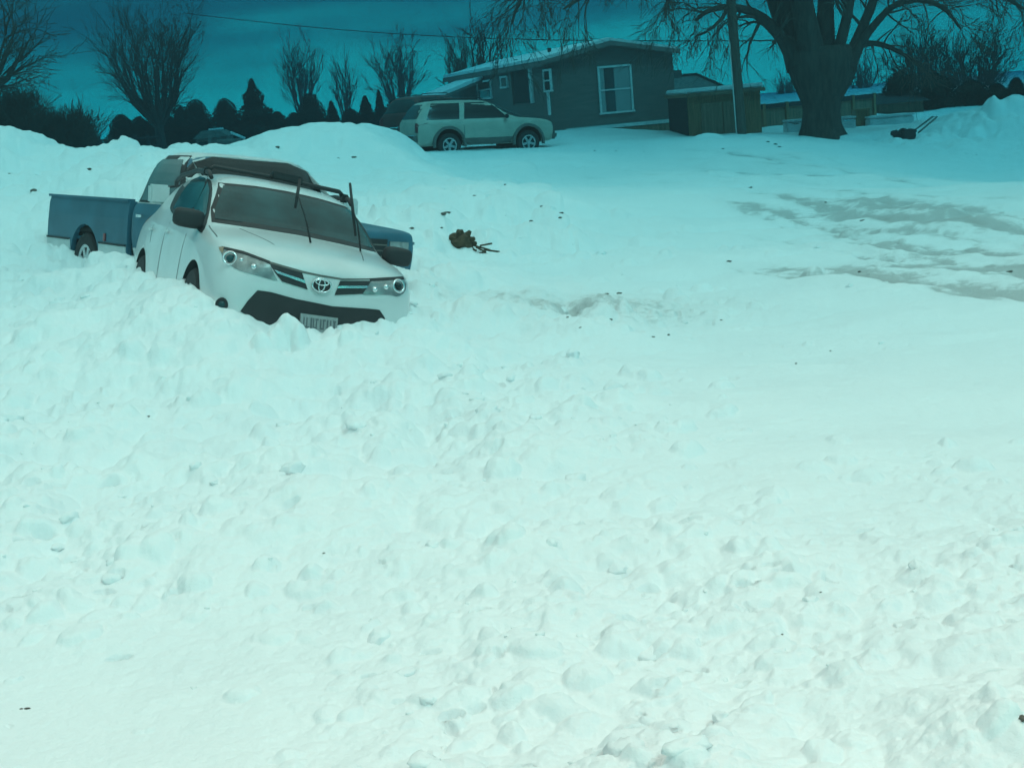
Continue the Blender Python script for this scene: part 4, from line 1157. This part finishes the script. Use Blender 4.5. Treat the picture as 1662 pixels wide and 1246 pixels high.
# utility pole with its wire
M_pole = mat('pole_wood', (0.10, 0.085, 0.07), 0.9, 0, 0.3, 3, stretch=(6, 6, .4))
b0 = zat(1204, 224, 46.5)
tp = zat(1186, 0, 46.5)
ax = (tp - b0)
up = empty('utility_pole', b0); tag(up, 'tall wooden utility pole standing in front of the brown shed', 'utility pole')
t = TB(); n_ = 14
H_ = 9.0
lean = Vector((ax.x / ax.z, 0, 1))
t.tube([lean * (-.6 + (H_ + .6) * k / n_) for k in range(n_ + 1)], [.165 - .04 * k / n_ for k in range(n_ + 1)], 14)
t.build('pole_shaft', M_pole, up)
box('crossarm', lean * 8.3 + Vector((0, -.16, 0)), (2.4, .10, .13), M_pole, up)
for x in (-1.05, -.4, .4, 1.05):
    t = TB(); t.tube([lean * 8.3 + Vector((x, -.16, .06)), lean * 8.3 + Vector((x, -.16, .24))], [.05, .035], 8); t.build('insulator', M_trim, up)
t = TB(); t.tube([lean * .0 + Vector((-.16, -.06, 0)), lean * 3.0 + Vector((-.15, -.06, 0))], .022, 6); t.build('conduit', M_trim, up)
wa, wb = zat(300, 22, 95), zat(1330, 66, 60)
t = TB(); t.tube([wa.lerp(wb, k / 20) - Vector((0, 0, .6 * math.sin(math.pi * k / 20))) for k in range(21)], .022, 5)
pw = t.build('power_line', M_black); tag(pw, 'thin dark overhead wire crossing the sky left of the house', 'wire')

# ragged brown clump stuck in the snowbank
M_clump = mat('dry_brown_clump', (0.085, 0.055, 0.032), 0.95, 0, 0.35, 18)
c_ = atY(748, 396, 18.3)
random.seed(5)
bm = bmesh.new(); bmesh.ops.create_icosphere(bm, subdivisions=3, radius=1)
for v in bm.verts:
    n1 = noise.noise(v.co * 1.6 + Vector((4, 2, 1))); v.co *= .175 * (1 + .45 * n1)
    v.co.x *= 1.0; v.co.z *= .82
for k in range(15):
    a = random.uniform(0, 6.28); e = random.uniform(-1, 1)
    d = Vector((math.cos(a) * math.sqrt(1 - e * e), math.sin(a) * math.sqrt(1 - e * e), e))
    r = bmesh.ops.create_cone(bm, cap_ends=True, segments=5, radius1=.05, radius2=.022, depth=.07, matrix=Matrix.Translation(d * .165) @ d.to_track_quat('Z', 'Y').to_matrix().to_4x4())
clump = bm_obj('weed_clump', bm, M_clump); clump.location = c_
tag(clump, 'ragged dark brown weed clump poking out of the snowbank right of the cars', 'weed clump')
box_ = TB()
c2_ = atY(779, 404, 18.2)
for k in range(9):
    a = c2_ + Vector((random.uniform(-.1, .05), random.uniform(-.1, .1), random.uniform(-.05, .05)))
    box_.tube([a, a + Vector((random.uniform(.05, .2), 0, random.uniform(-.12, .02)))], .012, 5)
tw = box_.build('broken_twigs', M_clump); tag(tw, 'few broken twigs lying in the snow beside the brown weed clump', 'twigs')

# ------------------------------------------------------------------ trees
M_bark = mat('dark_bark', (0.060, 0.050, 0.042), 0.95, 0, 0.35, 3, bump=.02, stretch=(3, 3, .6))
M_bark2 = mat('grey_bark', (0.075, 0.068, 0.06), 0.95, 0, 0.25, 3)
M_twig = mat('twigs', (0.085, 0.070, 0.058), 0.95, 0, 0.25, 1.5)
M_conif = mat('conifer_green', (0.022, 0.034, 0.024), 0.95, 0, 0.4, 1.2)
M_brush = mat('dry_brush', (0.085, 0.062, 0.048), 0.95, 0, 0.3, 1.2)
def rnd_dir(rg):
    while True:
        v = Vector((rg.uniform(-1, 1), rg.uniform(-1, 1), rg.uniform(-1, 1)))
        if .05 < v.length < 1: return v.normalized()
def branch(tb, rg, p, d, length, r, level, maxl, droop=0.0, kids=5, up=0.0, spread=.6, minr=.006, n=None):
    k = 4 if level < maxl else 3
    pts, rad = [p], [r]
    q = p.copy(); dd = d.copy()
    for i in range(k):
        dd = (dd + rnd_dir(rg) * .22 + Vector((0, 0, up - droop * (i + 1) / k))).normalized()
        q = q + dd * (length / k)
        pts.append(q.copy()); rad.append(max(r * (1 - .75 * (i + 1) / k), minr))
    tb.tube(pts, rad, n or (6 if r > .05 else (4 if r > .02 else 3)), cap=False)
    if level >= maxl: return
    for j in range(kids):
        t = rg.uniform(.25, 1.0) if j else 1.0
        f = t * k; i = min(int(f), k - 1)
        o = pts[i].lerp(pts[i + 1], f - i)
        bd = (pts[i + 1] - pts[i]).normalized()
        nd = (bd + rnd_dir(rg) * spread * rg.uniform(.6, 1.3)).normalized()
        branch(tb, rg, o, nd, length * rg.uniform(.45, .72), max(r * (1 - .7 * t) * .65, minr), level + 1, maxl, droop, kids, up, spread, minr)
def limb(tb, rg, pts, rad, kids, klen, maxl, droop, kk=4, spread=.8, minr=.008, start=.15, nseg=8, kr=.35):
    """main limb through given points, smoothed, with side branches"""
    P = [Vector(p) for p in pts]
    out = []; rr = []
    m = len(P)
    for i in range(m - 1):
        a, b, c, d = P[max(i - 1, 0)], P[i], P[i + 1], P[min(i + 2, m - 1)]
        for s in range(5):
            t = s / 5
            out.append(.5 * ((2 * b) + (c - a) * t + (2 * a - 5 * b + 4 * c - d) * t * t + (3 * b - a - 3 * c + d) * t ** 3))
            rr.append(rad[i] + (rad[i + 1] - rad[i]) * t)
    out.append(P[-1]); rr.append(rad[-1])
    tb['main'].tube(out, rr, nseg, cap=False)
    n = len(out)
    for k in range(kids):
        t = start + (1 - start) * (k + rg.random()) / kids
        f = t * (n - 1); i = min(int(f), n - 2)
        o = out[i].lerp(out[i + 1], f - i)
        bd = (out[i + 1] - out[i]).normalized()
        nd = (bd * .6 + rnd_dir(rg) * spread).normalized()
        branch(tb['twig'], rg, o, nd, klen * rg.uniform(.5, 1.2), max(rr[i] * kr, minr * 1.5), 0, maxl, droop, kk, 0.0, .75, minr)

# the big tree by the shed
rg = random.Random(11)
YT = 47.0
def T(px, py, dy=0): return atY(px, py, YT + dy)
base = T(1337, 232)
bt = empty('bare_tree', base)
tag(bt, 'huge bare tree with a thick trunk forking into many limbs, right of the utility pole', 'tree', 'bare deciduous trees')
def L(v): return v - base
trunk = TB(); tw_ = TB()
# trunk as stacked elliptical rings following the measured outline
prof = [(1337, 236, 48), (1336, 222, 37), (1333, 205, 31), (1333, 185, 28), (1333, 168, 29), (1334, 150, 37), (1335, 132, 46), (1335, 115, 50), (1333, 98, 51), (1330, 86, 50), (1330, 76, 44)]
rings = []
for (x, y, hw_) in prof:
    c = L(T(x, y)); r = hw_ / FPX * YT * 1.0
    rings.append((c, r))
V, F = [], []; n = 28
for i, (c, r) in enumerate(rings):
    for j in range(n):
        a = 2 * math.pi * j / n
        k_ = 1 + .07 * math.sin(5 * a + 1) + .05 * math.sin(9 * a + i * .25) + (.10 * math.sin(3 * a) if i < 2 else 0)
        V.append(c + Vector((math.cos(a) * r * k_, math.sin(a) * r * k_ * (.85 if i < 6 else .7), 0)))
for i in range(len(rings) - 1):
    for j in range(n): F.append((i * n + j, i * n + (j + 1) % n, (i + 1) * n + (j + 1) % n, (i + 1) * n + j))
F.append(tuple((len(rings) - 1) * n + j for j in range(n)))
TRUNKV, TRUNKF = V, F
tb = {'main': TB(), 'twig': TB()}
def q(*a): return [L(T(*x)) for x in a]
def rad(*a): return [x / FPX * YT for x in a]
limb(tb, rg, q((1310, 130), (1290, 92), (1268, 60), (1243, 35), (1215, 18), (1180, 12, -.5), (1150, 18, -1), (1128, 34, -1)), rad(20, 16, 11, 9, 7, 5, 4, 2), 16, 1.6, 2, .3, minr=.007)
limb(tb, rg, q((1302, 110), (1288, 60, .3), (1268, 10, .4), (1240, -60, .5), (1200, -140, .5), (1150, -220, 1)), rad(26, 23, 20, 16, 11, 5), 10, 2.6, 2, .1, start=.4)
limb(tb, rg, q((1322, 115), (1312, 60, -.3), (1302, 10, -.4), (1296, -60, -.8), (1285, -160, -1), (1270, -260, -1)), rad(24, 20, 18, 15, 11, 5), 10, 2.6, 2, .1, start=.4)
limb(tb, rg, q((1340, 110), (1340, 60, .2), (1340, 10, .4), (1345, -60, .6), (1350, -160, 1), (1370, -260, 1)), rad(20, 15, 13, 11, 8, 4), 10, 2.4, 2, .1, start=.4)
limb(tb, rg, q((1352, 112), (1364, 70, -.3), (1374, 30, -.4), (1382, -10, -.4), (1400, -90, 0), (1420, -180, 0)), rad(14, 9, 8, 7, 6, 3), 8, 2.4, 2, .15, start=.3)
limb(tb, rg, q((1368, 112), (1385, 80, .2), (1402, 40, .3), (1420, -5, .4), (1450, -80, .6), (1480, -150, .6)), rad(14, 10, 8, 7, 6, 3), 8, 2.4, 2, .15, start=.3)
limb(tb, rg, q((1378, 108), (1398, 70), (1420, 40), (1448, 12, -.3), (1480, 1, -.5), (1512, 4, -.8), (1538, 20, -.9), (1560, 48, -1)), rad(13, 7, 6, 5, 4.5, 4, 3, 2), 24, 1.1, 2, .12, start=.35)
limb(tb, rg, q((1392, 74), (1420, 71, .2), (1448, 79, .3), (1472, 92, .3), (1500, 112, .3)), rad(6, 4.5, 4, 3, 1.5), 14, 1.1, 2, .2, start=.2)
# outer limbs above the frame whose twigs hang into the picture
limb(tb, rg, q((1420, -5, .4), (1490, -50, .4), (1570, -40, 0), (1630, -5, .5), (1670, 20, 1)), rad(7, 6, 5, 4, 2), 34, 1.2, 2, .08, start=.1)
limb(tb, rg, q((1480, -60, .4), (1560, -110, 2), (1650, -90, 3), (1720, -40, 3), (1760, 0, 2)), rad(6, 6, 5, 4, 2), 34, 1.3, 2, .08, start=.1)
limb(tb, rg, q((1240, -60, .5), (1150, -110, 0), (1060, -80, -1), (990, -35, -1), (945, -5, -1.5), (915, 15, -2)), rad(9, 8, 7, 5, 3.5, 1.5), 30, 1.3, 2, .25, start=.12)
limb(tb, rg, q((1150, -110, 0), (1050, -130, 1), (950, -90, 2), (880, -40, 2), (845, 0, 2), (830, 40, 2)), rad(7, 7, 6, 5, 3, 1.5), 34, 1.4, 2, .25, start=.12)
limb(tb, rg, q((1215, -60, .5), (1160, -70, -2), (1110, -40, -2), (1085, 0, -2), (1080, 30, -2)), rad(6, 5, 4, 3, 1.5), 20, 1.1, 2, .3, start=.1)
limb(tb, rg, q((1180, 12, -.5), (1172, 30, -1.4), (1150, 50, -1.6), (1128, 60, -1.6)), rad(4, 3, 2, 1), 12, .9, 2, .4)
tm = tb['main']
off = len(TRUNKV)
TRUNKV = TRUNKV + tm.V; TRUNKF = TRUNKF + [tuple(i + off for i in f) for f in tm.F]
from_lists('trunk', TRUNKV, TRUNKF, M_bark, bt, True)
tb['twig'].build('crown', M_twig, bt)
print('big tree', len(tb['twig'].V))

M_twig_far = mat('hazed_far_twigs', (0.17, 0.15, 0.13), 0.95, 0, 0.25, 1.5)  # lighter than the near twigs: distance haze put into the colour
def bare_tree(label, px, pyb, pyt, Y, hw_px, stems, seed, m=M_bark2, r0=.16, maxl=3, kids=4, fan=.55, tr=.25, droop=0, minr=.012, lean=0.0, up=.05, klen=1.0, grp='bare deciduous trees'):
    rg = random.Random(seed)
    b = atY(px, pyb, Y); t = atY(px, pyt, Y); h = t.z - b.z
    e = empty('bare_tree', b); tag(e, label, 'tree', grp)
    tk = TB(); cw = TB()
    th = h * tr
    tk.tube([Vector((0, 0, -.8)), Vector((0, 0, th * .5)), Vector((lean * th, 0, th))], [r0 * 1.25, r0, r0 * .95], 10, cap=False)
    W = hw_px / FPX * Y
    for k in range(stems):
        a = 2 * math.pi * (k + rg.random() * .7) / stems
        s = rg.uniform(.35, 1.0)
        tgt = Vector((math.cos(a) * W * s * .75 + lean * h, math.sin(a) * W * s * .75, h * rg.uniform(.72, .98) * (1 - .22 * s)))
        o = Vector((lean * th, 0, th * rg.uniform(.6, 1.0)))
        mid = o.lerp(tgt, .45) + Vector((math.cos(a) * W * .10, math.sin(a) * W * .10, -h * .03))
        pts = [o, o.lerp(mid, .5), mid, mid.lerp(tgt, .55), tgt]
        rr = [r0 * .55, r0 * .45, r0 * .34, r0 * .2, minr]
        tk.tube(pts[:4], rr[:4], 6, cap=False); cw.tube(pts[3:], rr[3:], 4, cap=False)
        for j in range(kids * 2):
            u = rg.uniform(.2, 1) * 4; i = min(int(u), 3)
            oo = pts[i].lerp(pts[i + 1], u - i); bd = (pts[i + 1] - pts[i]).normalized()
            nd = (bd + rnd_dir(rg) * fan + Vector((0, 0, .15))).normalized()
            branch(cw, rg, oo, nd, h * .26 * klen * rg.uniform(.6, 1.2), r0 * .16, 1, maxl, droop, kids, up, fan, minr)
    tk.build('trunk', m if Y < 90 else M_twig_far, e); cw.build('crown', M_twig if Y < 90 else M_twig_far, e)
    return e
bare_tree('large bare multi-stemmed tree with a broad fan-shaped crown, clear against the sky', 262, 235, 30, 75, 92, 22, 3, M_bark, r0=.23, maxl=3, kids=4, fan=.55, tr=.20, minr=.0065, up=.03)
bare_tree('bare tree at the left edge of the picture leaning out over the dry brush', -45, 250, -70, 50, 165, 13, 8, M_bark, r0=.30, maxl=3, kids=4, fan=.75, tr=.28, minr=.009, up=.0)
bare_tree('pale distant bare tree behind the evergreen row, right of the tall pointed spruce', 497, 225, 78, 112, 34, 10, 21, r0=.22, fan=.35, maxl=3, kids=3, minr=.016, up=.08)
bare_tree('slim faint bare tree far behind the evergreens, midway between spruce and suvs', 566, 225, 104, 118, 20, 7, 33, r0=.18, fan=.35, maxl=2, minr=.016, up=.08)
bare_tree('bare tree rising above the evergreens just left of the parked suvs', 655, 220, 58, 105, 46, 10, 44, r0=.26, fan=.5, maxl=3, kids=3, minr=.016)
bare_tree('bare tree standing behind the far end of the grey house roof', 788, 210, 32, 84, 55, 8, 55, r0=.26, fan=.5, maxl=3, kids=3, minr=.013)
bare_tree('low bare tree with forked branches beside the porch end of the house', 748, 190, 78, 78, 34, 6, 66, M_bark, r0=.16, fan=.5, maxl=2, kids=4, minr=.013)
bare_tree('bushy bare tree with a rounded tangle of twigs above the evergreens on the right', 1590, 200, 58, 74, 75, 15, 77, r0=.22, fan=.7, maxl=3, kids=4, minr=.012, tr=.15)
bare_tree('bare tree between the big trunk and the rounded tangled tree', 1500, 200, 62, 80, 62, 13, 78, r0=.2, fan=.7, maxl=3, kids=4, minr=.012, tr=.15)
bare_tree('faint bare tree behind the fence just left of the big trunk', 1278, 190, 118, 110, 30, 9, 88, r0=.14, fan=.5, maxl=2, kids=4, minr=.014)
bare_tree('faint bare tree behind the fence just right of the big trunk', 1400, 185, 88, 100, 34, 10, 89, r0=.14, fan=.5, maxl=2, kids=4, minr=.014)

def evergreen(label, px, pyb, pyt, Y, hw_px, seed, shape='cone', m=M_conif, n=1500, grp='evergreens in the far row', cat='tree', name='evergreen_tree'):
    rg = random.Random(seed)
    b = atY(px, pyb, Y); t = atY(px, pyt, Y); h = t.z - b.z; W = hw_px / FPX * Y
    e = empty(name, b); tag(e, label, cat, grp)
    tk = TB(); tk.tube([(0, 0, -1.0), (0, 0, h * .3)], [.16, .1], 8); tk.build('trunk', M_bark, e)
    def R(u):
        if shape == 'cone': return W * (1 - u) ** .85 * (1 + .10 * math.sin(u * 34)) + .02
        if shape == 'spire': return W * (1 - u) ** (.95 if u < .8 else 1.0) * (1 + .20 * math.sin(u * 27)) + .03
        if shape == 'oval': return W * max(0, 1 - (max(u, .25) - .25) ** 2.3 / .75 ** 2.3) ** .62 * (.9 + .1 * min(u / .25, 1)) * (1 + .07 * math.sin(u * 17 + seed)) + .02
    V, F = [], []
    # ragged inner mass
    nr_, ns_ = 14, 14
    for i in range(nr_ + 1):
        u = i / nr_
        for j in range(ns_):
            a = 2 * math.pi * j / ns_
            r = R(u) * (.80 + .16 * noise.noise(Vector((math.cos(a) * 1.5, math.sin(a) * 1.5, u * 6 + seed))))
            V.append((r * math.cos(a), r * math.sin(a), u * h * .95 - .3 * (1 - u)))
    F.append(tuple(nr_ * ns_ + j for j in range(ns_)))
    for i in range(nr_):
        for j in range(ns_): F.append((i * ns_ + j, i * ns_ + (j + 1) % ns_, (i + 1) * ns_ + (j + 1) % ns_, (i + 1) * ns_ + j))
    # leaf sprays through the outer shell
    for k in range(n):
        u = rg.random() ** 1.1
        a = rg.random() * 6.283
        r = R(u) * (rg.uniform(.72, 1.08) + .12 * noise.noise(Vector((math.cos(a) * 2, math.sin(a) * 2, u * 5 + seed))))
        c = Vector((r * math.cos(a), r * math.sin(a), u * h - .1))
        s = rg.uniform(.06, .17) * (W / 1.1) ** .4 * (1.15 - .7 * u)
        out = Vector((math.cos(a), math.sin(a), rg.uniform(-.1, 1.0))).normalized()
        sd_ = rnd_dir(rg).cross(out).normalized()
        i0 = len(V)
        V += [c - sd_ * s * .5, c + sd_ * s * .5, c + out * s * 1.3]
        F.append((i0, i0 + 1, i0 + 2))
    from_lists('crown', V, F, m, e)
    return e
EV = [(146, 243, 188, 74, 15, 'cone', 'small pointed evergreen standing alone at the right end of the brown brush'),
      (203, 245, 182, 78, 21, 'oval', 'squat rounded evergreen at the left end of the row, first right of the gap'),
      (232, 245, 186, 80, 20, 'oval', 'low evergreen under the left side of the fan-shaped bare tree'),
      (268, 245, 176, 82, 24, 'oval', 'broad dark evergreen at the foot of the fan-shaped bare tree'),
      (300, 245, 168, 84, 22, 'oval', 'dark evergreen hugging the right side of the fan-shaped bare tree'),
      (326, 245, 158, 82, 25, 'oval', 'tall round-topped evergreen right of the fan-shaped bare tree'),
      (373, 242, 156, 80, 23, 'oval', 'round-topped evergreen just left of the tall pointed spruce'),
      (420, 238, 124, 80, 44, 'spire', 'tall pointed spruce with a thin spire, highest of the evergreen row'),
      (455, 236, 178, 86, 18, 'oval', 'low dark evergreen tucked right of the tall pointed spruce'),
      (482, 234, 180, 88, 20, 'oval', 'low evergreen in the dip between the spruce and the round-topped pair'),
      (511, 233, 148, 84, 23, 'oval', 'large round-topped evergreen above the snow mound'),
      (544, 230, 161, 84, 18, 'cone', 'small pointed evergreen right of the large round-topped one above the mound'),
      (573, 228, 174, 88, 18, 'oval', 'low evergreen behind the crest of the snow mound'),
      (599, 227, 152, 84, 24, 'cone', 'broad cone-shaped evergreen behind the right end of the snow mound'),
      (622, 226, 142, 90, 14, 'cone', 'slim pointed evergreen just left of the parked suvs'),
      (648, 226, 158, 88, 26, 'oval', 'dark evergreen directly behind the maroon suv'),
      (700, 220, 160, 86, 22, 'cone', 'evergreen behind the roof of the beige suv'),
      (735, 215, 152, 90, 20, 'oval', 'evergreen between the beige suv roof and the porch'),
      (1462, 212, 112, 60, 32, 'oval', 'tall dark evergreen on the right with a ragged rounded top'),
      (1520, 208, 116, 59, 38, 'oval', 'wide dark evergreen in the middle of the right-hand group'),
      (1578, 200, 126, 59, 32, 'oval', 'lower dark evergreen in the right-hand group under the tangled twigs'),
      (1618, 190, 132, 58, 24, 'oval', 'low dark evergreen behind the crest of the right-hand snowbank'),
      (1650, 180, 122, 56, 14, 'oval', 'small rounded evergreen bush at the far right edge')]
for i, (px, pb, pt, Y, hw_, shp, lab) in enumerate(EV):
    evergreen(lab, px, pb, pt, Y, hw_, 100 + i, shp, n=3600, grp='evergreens in the far row' if px < 800 else 'evergreens behind the right-hand snowbank')

def shrub(label, px, pyb, pyt, Y, hw_px, seed, n=60):
    rg = random.Random(seed)
    b = atY(px, pyb, Y); h = atY(px, pyt, Y).z - b.z; W = hw_px / FPX * Y
    e = empty('shrub', b); tag(e, label, 'shrub', 'dry shrubs')
    tb = TB()
    for k in range(n):
        a = rg.random() * 6.283; s = rg.random() ** .6
        d = Vector((math.cos(a) * s * W, math.sin(a) * s * W * .7, h * rg.uniform(.8, 1.05) * (1 - .3 * s)))
        branch(tb, rg, Vector((d.x * .45, d.y * .45, -.3)), (d * Vector((.6, .6, 1)) if False else Vector((d.x * .55, d.y * .55, d.z))).normalized(), d.length, .022, 0, 2, 0, 6, .03, .5, .010, n=3)
    tb.build('branches', M_brush, e)
shrub('wide mound of dry brown brush behind the left snowbank', 95, 250, 196, 58, 44, 5, 90)
shrub('dry brown brush at the left edge below the leaning bare tree', 18, 236, 172, 56, 46, 6, 90)
shrub('clump of dry brush between the brown mound and the pointed evergreen', 125, 250, 206, 60, 26, 7, 50)
shrub('dry weeds on the bank just left of the hand cart', 1428, 200, 178, 60, 22, 8, 30)

# far-off wood beyond the fields, one mass
rg = random.Random(3)
V, F = [], []
for k in range(6000):
    x = rg.uniform(-62, 6); hh = 1.0 + .8 * noise.noise(Vector((x * .12, 0, 0))) + .6 * noise.noise(Vector((x * .6, 3, 0)))
    c = Vector((x, 126 + rg.uniform(-2, 2), 1.0 + rg.random() * max(hh, .6)))
    s = rg.uniform(.3, .8); i0 = len(V)
    V += [c + rnd_dir(rg) * s, c + rnd_dir(rg) * s, c + rnd_dir(rg) * s]; F.append((i0, i0 + 1, i0 + 2))
fw_ = from_lists('far_wood', V, F, M_conif); tag(fw_, kind='stuff')

# small things seen in the gap behind the left bank: rail fence, low shed, posts
fl = empty('rail_fence', zat(160, 238, 66)); tag(fl, 'low dark rail fence in the gap behind the left snowbank', 'fence')
bse = zat(160, 238, 66); end = zat(262, 232, 66) - bse
t = TB(); t.tube([Vector((0, 0, .25)), end + Vector((0, 0, .25))], .05, 5); t.tube([Vector((0, 0, -.1)), end + Vector((0, 0, -.1))], .04, 5); t.build('rail', M_darkwall, fl)
for k in range(6):
    q_ = end * (k / 5); box('fence_post', (q_.x, q_.y, q_.z - .1), (.12, .12, 1.0), M_darkwall, fl)
ls = empty('low_shed', zat(322, 262, 62)); tag(ls, 'tiny pale-roofed lean-to shed seen above the pickup roof', 'shed')
b_ = zat(322, 246, 62)
wd = zat(372, 240, 62).x - b_.x
box('wall', (wd / 2, .8, .45), (wd, 1.6, .9), M_siding, ls)
prism('roof', [(-.1, .9), (wd + .1, .92), (wd - .3, 1.2), (.3, 1.22)], -.15, 1.8, M_shingle, ls)
box('roof_snow', (wd / 2 + .1, .8, 1.24), (wd - .9, 1.5, .08), M_snow2, ls, bev=.02)
box('door', (wd * .25, -.012, .4), (.4, .02, .75), M_darkwall, ls)
lb = empty('leaning_boards', zat(372, 236, 60)); tag(lb, 'white plank and boards leaning over the low pile behind the left end of the mound', 'boards')
b_ = zat(372, 236, 60)
t = TB(); t.tube([zat(374, 215, 60) - b_, zat(398, 225, 60) - b_], .055, 5); t.build('white_plank', M_trim, lb)
t = TB(); t.tube([zat(341, 218, 60) - b_, zat(340, 244, 60) - b_], .07, 5); t.tube([zat(352, 232, 60) - b_, zat(392, 229, 60) - b_], .12, 5); t.build('grey_board', M_siding, lb)

# ------------------------------------------------------------------ teal absorbing volume, added to imitate a windscreen's tint
bm = bmesh.new()
top_z = max((o.matrix_world @ Vector(c)).z for o in bpy.data.objects if o.type == 'MESH' for c in o.bound_box) + .3
print('top', top_z)
box_bm(bm, 0, 53, (top_z - 1.6) / 2, 164, 166, top_z + 1.6)
hz = bm_obj('tint_volume', bm, None)
tag(hz, kind='stuff')
hm = bpy.data.materials.new('tint_volume'); hm.use_nodes = True
nt = hm.node_tree; nt.nodes.clear()
ho = nt.nodes.new('ShaderNodeOutputMaterial'); pv = nt.nodes.new('ShaderNodeVolumePrincipled')
pv.inputs['Density'].default_value = 0.060
pv.inputs['Color'].default_value = (0.016, 0.021, 0.024, 1)
pv.inputs['Absorption Color'].default_value = (0.0, 0.43, 0.58, 1)
nt.links.new(pv.outputs[0], ho.inputs['Volume'])
hz.data.materials.append(hm)
